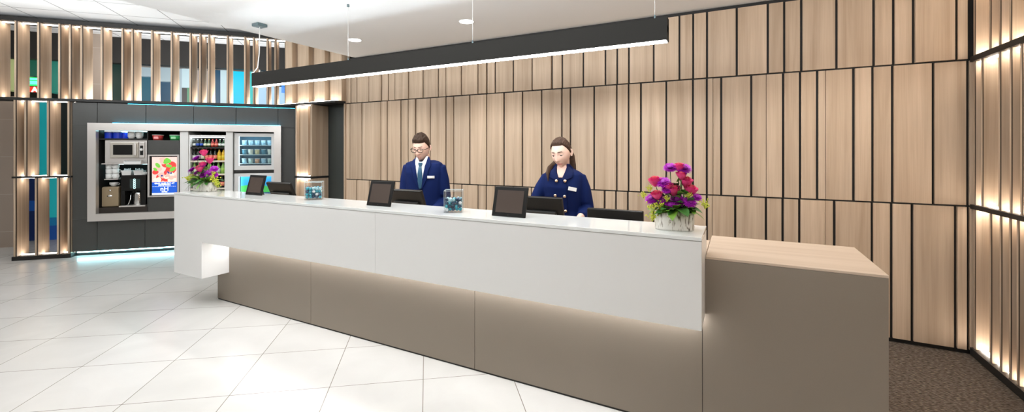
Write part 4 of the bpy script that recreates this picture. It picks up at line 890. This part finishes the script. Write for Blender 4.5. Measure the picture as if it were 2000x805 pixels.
def hand(mb, wrist, fwd, down, s=1.0, left=1, curl=.5):
    w = Vector(wrist); f = Vector(fwd).normalized(); n = Vector(down).normalized(); n = (n-f*n.dot(f)).normalized(); side = f.cross(n)*left   # side towards thumb
    mb.tube([w-f*.02*s, w+f*.02*s, w+f*.055*s, w+f*.085*s], [.024*s, .030*s, .038*s, .034*s], 14, flat=.48)
    for i, (o, L_) in enumerate(((.027, .068), (.009, .076), (-.010, .071), (-.028, .056))):
        b = w+f*.078*s+side*o*s; a1, a2, a3 = .25*curl, .75*curl, 1.15*curl
        p1 = b+(f*math.cos(a1)+n*math.sin(a1))*L_*.45*s; p2 = p1+(f*math.cos(a2)+n*math.sin(a2))*L_*.33*s; p3 = p2+(f*math.cos(a3)+n*math.sin(a3))*L_*.24*s
        mb.tube([b-f*.02*s, b, p1, p2, p3], [.0095*s, .0095*s, .0088*s, .008*s, .0068*s], 10)
    b = w+f*.022*s+side*.024*s; t1 = b+(f*.6+side*.75+n*.25)*.036*s; t2 = t1+(f*.9+side*.3+n*.25)*.030*s
    mb.tube([b-side*.012*s, b, t1, t2], [.013*s, .0125*s, .0105*s, .0085*s], 10)
def ellipse_tube(path, radii): return path, radii
def patch(name, rr, rows, off, mats, parent, th=.003, nx=8, mi=0, sub=1):
    mb = MB(); zs = [r_[0] for r_ in rows]; n = (len(rows)-1)*4
    def at(j):
        t = j/4; i = min(int(t), len(rows)-2); q = t-i; a, b = rows[i], rows[i+1]
        return [a[k]+(b[k]-a[k])*q for k in range(3)]
    def F_(o):
        G = []
        for j in range(n+1):
            z, xl, xr = at(j); G.append([mb._v((xl+(xr-xl)*i/nx, chest(rr, xl+(xr-xl)*i/nx, z)-o, z)) for i in range(nx+1)])
        return G
    A, B = F_(off+th), F_(off-.004)
    for j in range(n):
        for i in range(nx):
            f = mb.bm.faces.new((A[j][i], A[j][i+1], A[j+1][i+1], A[j+1][i])); f.smooth = True
            mb.bm.faces.new((B[j][i], B[j+1][i], B[j+1][i+1], B[j][i+1]))
    for j in range(n):
        mb.bm.faces.new((A[j][0], A[j+1][0], B[j+1][0], B[j][0])); mb.bm.faces.new((A[j][nx], B[j][nx], B[j+1][nx], A[j+1][nx]))
    for i in range(nx):
        mb.bm.faces.new((A[0][i], B[0][i], B[0][i+1], A[0][i+1])); mb.bm.faces.new((A[n][i], A[n][i+1], B[n][i+1], B[n][i]))
    return mb.build(name, mats, parent)
def person(lab, X, Y, yaw, fem, P):
    skin = P['skin']; HM = Matrix.Translation(P['head']) @ Matrix.Rotation(R(P['hyaw']), 4, 'Z') @ Matrix.Rotation(R(P['pitch']), 4, 'X') @ Matrix.Rotation(R(P.get('roll', 0)), 4, 'Y')
    rr = P['torso']
    mb = MB()
    rings(mb, [(z, w*.86, d*.84, y) for z, w, d, y in rr]); 
    mb.tube([(0, rr[-1][3]+.012, rr[-1][0]-.05), tuple(HM @ Vector((0, .030, -.06))), tuple(HM @ Vector((0, .022, -.02)))], [P['neck']*1.1, P['neck'], P['neck']*.95], 20)
    mb.m = HM; mb.grid(lambda u, v: head_pt(sph(u, .004+v*.992), fem), 72, 64, closeu=True); 
    # close the poles
    for v in (.004, .996): mb.ball(head_pt(sph(0, v), fem)*.985, .006, 1)
    for s in (-1, 1):                         # ears
        ec = Vector((s*(.071 if fem else .076), .012, -.004))
        mb.tube([ec+Vector((0, .008, .030)), ec+Vector((s*.008, .014, .018)), ec+Vector((s*.010, .014, 0)), ec+Vector((s*.004, .004, -.026))], [.007, .0095, .009, .006], 10)
    mb.m = Matrix()
    for s, arm in (('r', P['rarm']), ('l', P['larm'])):
        sh, el, wr = [Vector(p) for p in arm[:3]]
        mb.tube([sh, sh.lerp(el, .4), el, el.lerp(wr, .3), wr], [.044*P['k'], .041*P['k'], .036*P['k'], .037*P['k'], .026*P['k']], 16)
        hand(mb, wr+(wr-el).normalized()*.012, arm[3], arm[4], P['k']*.98, -1 if s == 'l' else 1, arm[5])
    zh = rr[0][0]
    for s in (-1, 1):
        mb.tube([(s*.085, .01, zh+.08), (s*.09, .0, zh-.10), (s*.085, .0, .48), (s*.082, .015, .30), (s*.08, .02, .10), (s*.08, .015, .055)], [.088*P['k'], .082*P['k'], .056*P['k'], .054*P['k'], .036*P['k'], .036*P['k']], 18)
        mb.tube([(s*.08, .03, .045), (s*.082, -.05, .04), (s*.085, -.13, .03)], [.034, .036, .028], 12, flat=.8)
    body = fuse(mb, 'person', [skin, skin+'_lips'], None, .0033, 3)
    HI = HM.inverted(); me = body.data
    for p in me.polygons:
        c = HI @ p.center
        if c.y < -.06 and abs(c.z+.0645) < .0105*(1-(c.x/.026)**2) and abs(c.x) < .024: p.material_index = 1
    body.location = (X, Y, 0); body.rotation_euler = (0, 0, R(yaw)); tag(body, lab, 'person', 'receptionists behind the desk')
    # face details
    ey = MB(HM); lid = MB(HM); lash = MB(HM); brow = MB(HM); iris = MB(HM)
    for s in (-1, 1):
        yf = head_pt((s*.39, -.915, .09), fem).y; c = Vector((s*.031, yf+.0062, .009))
        ey.ball(c, .0118, 3)
        iris.ball(c+Vector((0, -.0072, -.0032)), .0058, 2)
        lid.grid(lambda u, v: c+.0128*Vector((math.sin((u-.5)*2.6), -math.cos((u-.5)*2.6)*math.cos(.10+v*1.25), math.sin(.10+v*1.25))), 12, 8)
        lash.tube([c+Vector((s*.0 + (k-3)*.0042, -.0126+.0009*abs(k-3)**1.6, .0012-.00035*(k-3)**2)) for k in range(7)], .0014 if fem else .0011, 6)
        bz = .030 if fem else .031
        bp = [head_pt(Vector((s*t, -math.sqrt(max(.01, 1-t*t-.07)), .275+.030*math.sin((t-.05)*4.2))).normalized(), fem)+Vector((0, -.002, 0)) for t in (.16, .28, .4, .52, .62)]
        brow.tube(bp, [.0017, .0024, .0023, .0018, .0010], 8)
    ey.build('eye', 'eyewhite', body); iris.build('iris', 'iris', body); lid.build('eyelid', skin, body); lash.build('eyelashes', P['hairm'], body); brow.build('eyebrow', P['hairm'], body)
    # hair
    hb = MB(HM)
    def hair(u, v):
        d = Vector(sph(u, .004+v*.992)); b = head_pt(d, fem); x, y, z = d
        front = -y
        line = P['hairline'](x, y)
        k = max(-1, min(1, (z-line)/.12))
        nz = noise.noise(Vector((x*P['hn'][0], y*P['hn'][1], z*4)))*.5+noise.noise(Vector((x*22, y*6, z*9)))*.22
        t = P['hairt'](x, y, z)*(1+.5*nz)
        if k < 0: return b+d*(.016*k)
        return b+d*(t*k**.75)
    hb.grid(hair, 128, 96, closeu=True)
    if P.get('tail'):
        for path, rad in P['tail']: hb.m = Matrix(); hb.tube(path, rad, 10, flat=.6)
    ho = hb.build('hair', P['hairm'], body)
    return body, HM, rr
M['eyewhite'] = mat('eye_white', (.75, .72, .7), .2); M['iris'] = mat('dark_iris', (.03, .018, .012), .2)
M['navy'] = mat('navy_wool', (.0025, .011, .072), .75, bump=.2, bscale=900, spec=.15); M['navy_d'] = mat('navy_collar', (.002, .008, .052), .75, spec=.15); M['shirt'] = mat('white_shirt', (.78, .79, .82), .7)
M['tie'] = mat('blue_patterned_tie', (.018, .075, .14), .5, var=.6, vscale=260); M['badge'] = mat('white_name_badge', (.82, .82, .82), .35); M['gold'] = mat('pale_gold', (.85, .62, .42), .25, metal=.8)
M['brown_hair'] = mat('dark_brown_hair', (.035, .02, .013), .6, var=.5, vscale=60, spec=.15); M['chestnut_hair'] = mat('brown_hair', (.05, .027, .017), .6, var=.5, vscale=60, spec=.2)
skin_mat('fair_skin', (.69, .45, .355), (.56, .27, .22)); skin_mat('light_skin', (.72, .49, .40), (.60, .26, .23))
M['trouser'] = mat('navy_trousers', (.010, .014, .05), .8); M['shoe'] = mat('black_leather', (.01, .01, .01), .3)
def clothes(body, P, fem):
    rr = P['torso']; mb = MB()
    rings(mb, rr)
    for arm, cut in ((P['rarm'], P['cut']), (P['larm'], P['cut'])):
        sh, el, wr = [Vector(p) for p in arm[:3]]; end = el.lerp(wr, cut); k = P['k']
        inn = Vector((sh.x*.5, sh.y, sh.z-.01))
        mb.tube([inn, sh, sh.lerp(el, .35), sh.lerp(el, .75), el, el.lerp(end, .5), end], [.045*k, .056*k, .060*k, .055*k, .052*k, .048*k, .043*k], 20, caps=True)
    j = fuse(mb, 'jacket', ['navy'], body, .006, 14)
    tb = MB(); zh = rr[0][0]
    rings(tb, [(zh-.06, rr[0][1]*.93, rr[0][2]*.92, rr[0][3]), (zh+.10, rr[0][1]*.9, rr[0][2]*.92, rr[0][3])])
    for s in (-1, 1): tb.tube([(s*.08, .01, zh+.05), (s*.088, .0, zh-.12), (s*.085, .0, .48), (s*.08, .018, .09)], [.10*P['k'], .096*P['k'], .078*P['k'], .066*P['k']], 18)
    fuse(tb, 'trousers', ['trouser'], body, .008, 3)
    for s in (-1, 1):
        MB().grid(lambda u, v: (s*.084+(.046*math.cos(2*PI*u)*(1-.25*v*v))*(1 if v < .99 else .2), -.045+.125*math.sin(2*PI*u)*(1-.2*v) - 0*v, .002+(.055+.03*max(0, math.sin(2*PI*u)))*v), 24, 6, closeu=True).build('shoe', 'shoe', body)
    return j
# the man
def rr_lean(rr, k, z0=.95): return [(z, w, d, y-(max(0, z-z0))*k) for z, w, d, y in rr]
mt = rr_lean([(.80, .170, .112, 0), (.95, .166, .110, 0), (1.08, .158, .106, 0), (1.22, .174, .115, 0), (1.34, .188, .118, 0), (1.395, .184, .110, .002), (1.428, .168, .096, .004), (1.452, .130, .086, .006), (1.472, .088, .074, .006), (1.492, .062, .060, .002)], .05)
mt_shirt = mt; mt = mt[:6]+[(1.430, .176, .094, -.020), (1.446, .140, .064, .002), (1.458, .095, .042, .014)]
MX, MY = onY(829.5, 3.40)[0], 3.40
mp = dict(skin='fair_skin', torso=mt, neck=.053, k=1.05, head=(-.012, -.062, 1.572), hyaw=-7, pitch=17, roll=0, hairm='brown_hair', cut=.97,
          rarm=((-.166, -.010, 1.374), (-.205, .0, 1.07), (-.12, -.22, .995), (.25, -1, -.12), (0, 0, -1), .55), larm=((.166, -.010, 1.374), (.205, .02, 1.06), (.15, -.20, .995), (-.25, -1, -.12), (0, 0, -1), .55),
          hn=(6, 4), hairline=lambda x, y: (.58-.05*abs(x) if y < -.40 else .58-(y+.40)*1.15 if y < .05 else .0625-(y-.05)*.60) if True else 0,
          hairt=lambda x, y, z: .010+.020*max(0, z)**2*(1.0+.6*max(0, -y)))
man, HM, rr = person('man in a navy suit, white shirt, blue tie and black glasses standing behind the desk', MX, MY, 20, False, mp)
rr = mt_shirt
clothes(man, mp, False)
patch('shirt', rr, [(1.444, -.050, .050), (1.42, -.049, .049), (1.37, -.044, .044), (1.28, -.026, .026), (1.19, -.002, .002)], .002, 'shirt', man, .002)
for s in (-1, 1):
    patch('lapel', rr, [(1.492, *sorted((s*.050, s*.061))), (1.45, *sorted((s*.050, s*.092))), (1.40, *sorted((s*.045, s*.100))), (1.378, *sorted((s*.042, s*.086))), (1.28, *sorted((s*.024, s*.064))), (1.175, *sorted((s*-.002, s*.010)))], .006, 'navy', man, .004, nx=6)
    patch('shirt_collar', rr, [(1.496, *sorted((s*.044, s*.058))), (1.462, *sorted((s*.028, s*.056))), (1.436, *sorted((s*.010, s*.053))), (1.412, *sorted((s*.030, s*.046))), (1.400, *sorted((s*.038, s*.041)))], .007, 'shirt', man, .004, nx=5)
mb = MB(); k0 = chest(rr, 0, 1.425)
mb.prism([(-.020, 1.436), (.020, 1.436), (.013, 1.398), (-.013, 1.398)], k0-.022, k0-.001, 'y'); tie = mb.build('tie', 'tie', man, bevel=.004)
patch('tie_blade', rr, [(1.400, -.013, .013), (1.33, -.022, .022), (1.26, -.023, .023), (1.185, -.010, .010)], .009, 'tie', tie, .004, nx=6)
patch('name_badge', rr, [(1.312, .070, .132), (1.288, .070, .132)], .006, 'badge', man, .004, nx=4)
gb = MB(HM); M['frame'] = mat('black_spectacle_frame', (.01, .008, .007), .25)
for s in (-1, 1):
    c = Vector((s*.0335, -.104, .006)); pts = []
    for i in range(25):
        a = 2*PI*i/24; e = 3.2; ca, sa = math.cos(a), math.sin(a)
        pts.append(c+Vector((.026*math.copysign(abs(ca)**(2/e), ca), .006*abs(s*.0335+.026*ca)/.06, .0165*math.copysign(abs(sa)**(2/e), sa))))
    gb.tube(pts, .0026, 8, caps=False)
    gb.tube([(s*.060, -.098, .012), (s*.078, -.075, .012), (s*.081, -.01, .008), (s*.080, .02, -.004)], .0026, 8)
gb.tube([(-.009, -.104, .008), (0, -.107, .010), (.009, -.104, .008)], .0024, 8)
gl = gb.build('glasses', 'frame', man)
# the woman
wt = rr_lean([(.84, .168, .118, 0), (.97, .150, .108, 0), (1.08, .134, .098, 0), (1.19, .148, .116, 0), (1.265, .160, .122, 0), (1.33, .160, .108, 0), (1.366, .154, .096, .002), (1.388, .124, .084, .004), (1.405, .082, .070, .006), (1.425, .056, .056, .002), (1.440, .050, .050, .0)], .10)
WX, WY = onY(1102, 3.32)[0], 3.32
wp = dict(skin='light_skin', torso=wt, neck=.044, k=.92, head=(-.006, -.095, 1.527), hyaw=-11, pitch=17, roll=-4, hairm='chestnut_hair', cut=.62,
          rarm=((-.140, -.028, 1.324), (-.235, -.06, 1.12), (-.165, -.27, 1.02), (.1, -1, -.15), (0, 0, -1), .5), larm=((.140, -.028, 1.324), (.190, -.01, 1.10), (.135, -.19, 1.025), (-.15, -1, -.25), (0, 0, -1), .4),
          hn=(14, 5), hairline=lambda x, y: (.70-.12*x*x if y < -.50 else .70-(y+.50)*1.22 if y < .05 else .03-(y-.05)*.75),
          hairt=lambda x, y, z: .0075+.007*max(0, z)+.006*max(0, y),
          tail=[([(.02, .02, 1.575), (.045, .035, 1.50), (.062, .03, 1.43), (.075, .02, 1.375), (.09, .03, 1.33)], [.03, .034, .028, .018, .006]),
                ([(0, .03, 1.56), (-.035, .03, 1.48), (-.072, -.01, 1.440), (-.098, -.08, 1.412), (-.102, -.145, 1.375), (-.094, -.160, 1.315)], [.03, .033, .028, .022, .015, .003])])
wom, HW, rw_ = person('woman in a navy double breasted jacket with long tied back brown hair behind the desk', WX, WY, 9, True, wp)
clothes(wom, wp, True)
patch('neckline', rw_, [(1.438, -.046, .046), (1.40, -.040, .040), (1.37, -.028, .028), (1.342, -.016, .016)], .003, 'light_skin', wom, .002)
for s in (-1, 1):
    patch('jacket_collar', rw_, [(1.446, *sorted((s*.038, s*.052))), (1.42, *sorted((s*.040, s*.078))), (1.38, *sorted((s*.030, s*.096))), (1.345, *sorted((s*.016, s*.092))), (1.332, *sorted((s*.010, s*.060))), (1.326, *sorted((s*.012, s*.036)))], .008, 'navy_d', wom, .005, nx=6)
for x, z in ((-.030, 1.318), (.036, 1.318), (-.040, 1.205), (.032, 1.200), (-.036, 1.09), (.034, 1.085)):
    MB().ball((x, chest(rw_, x, z)-.013, z), .0125, 2, sc=(1, .55, 1)).build('gold_button', 'gold', wom)
yb = chest(rw_, .09, 1.255)
bd = MB(Matrix.Translation((.092, yb-.012, 1.258)) @ Matrix.Rotation(R(28), 4, 'Z') @ Matrix.Rotation(R(12), 4, 'Y')).box(-.032, .032, -.003, .006, -.014, .014).build('name_badge', 'badge', wom, bevel=.001)
patch('front_seam', rw_, [(1.32, .048, .051), (1.09, .046, .049), (.94, .046, .049)], .003, 'navy_d', wom, .002, nx=2)
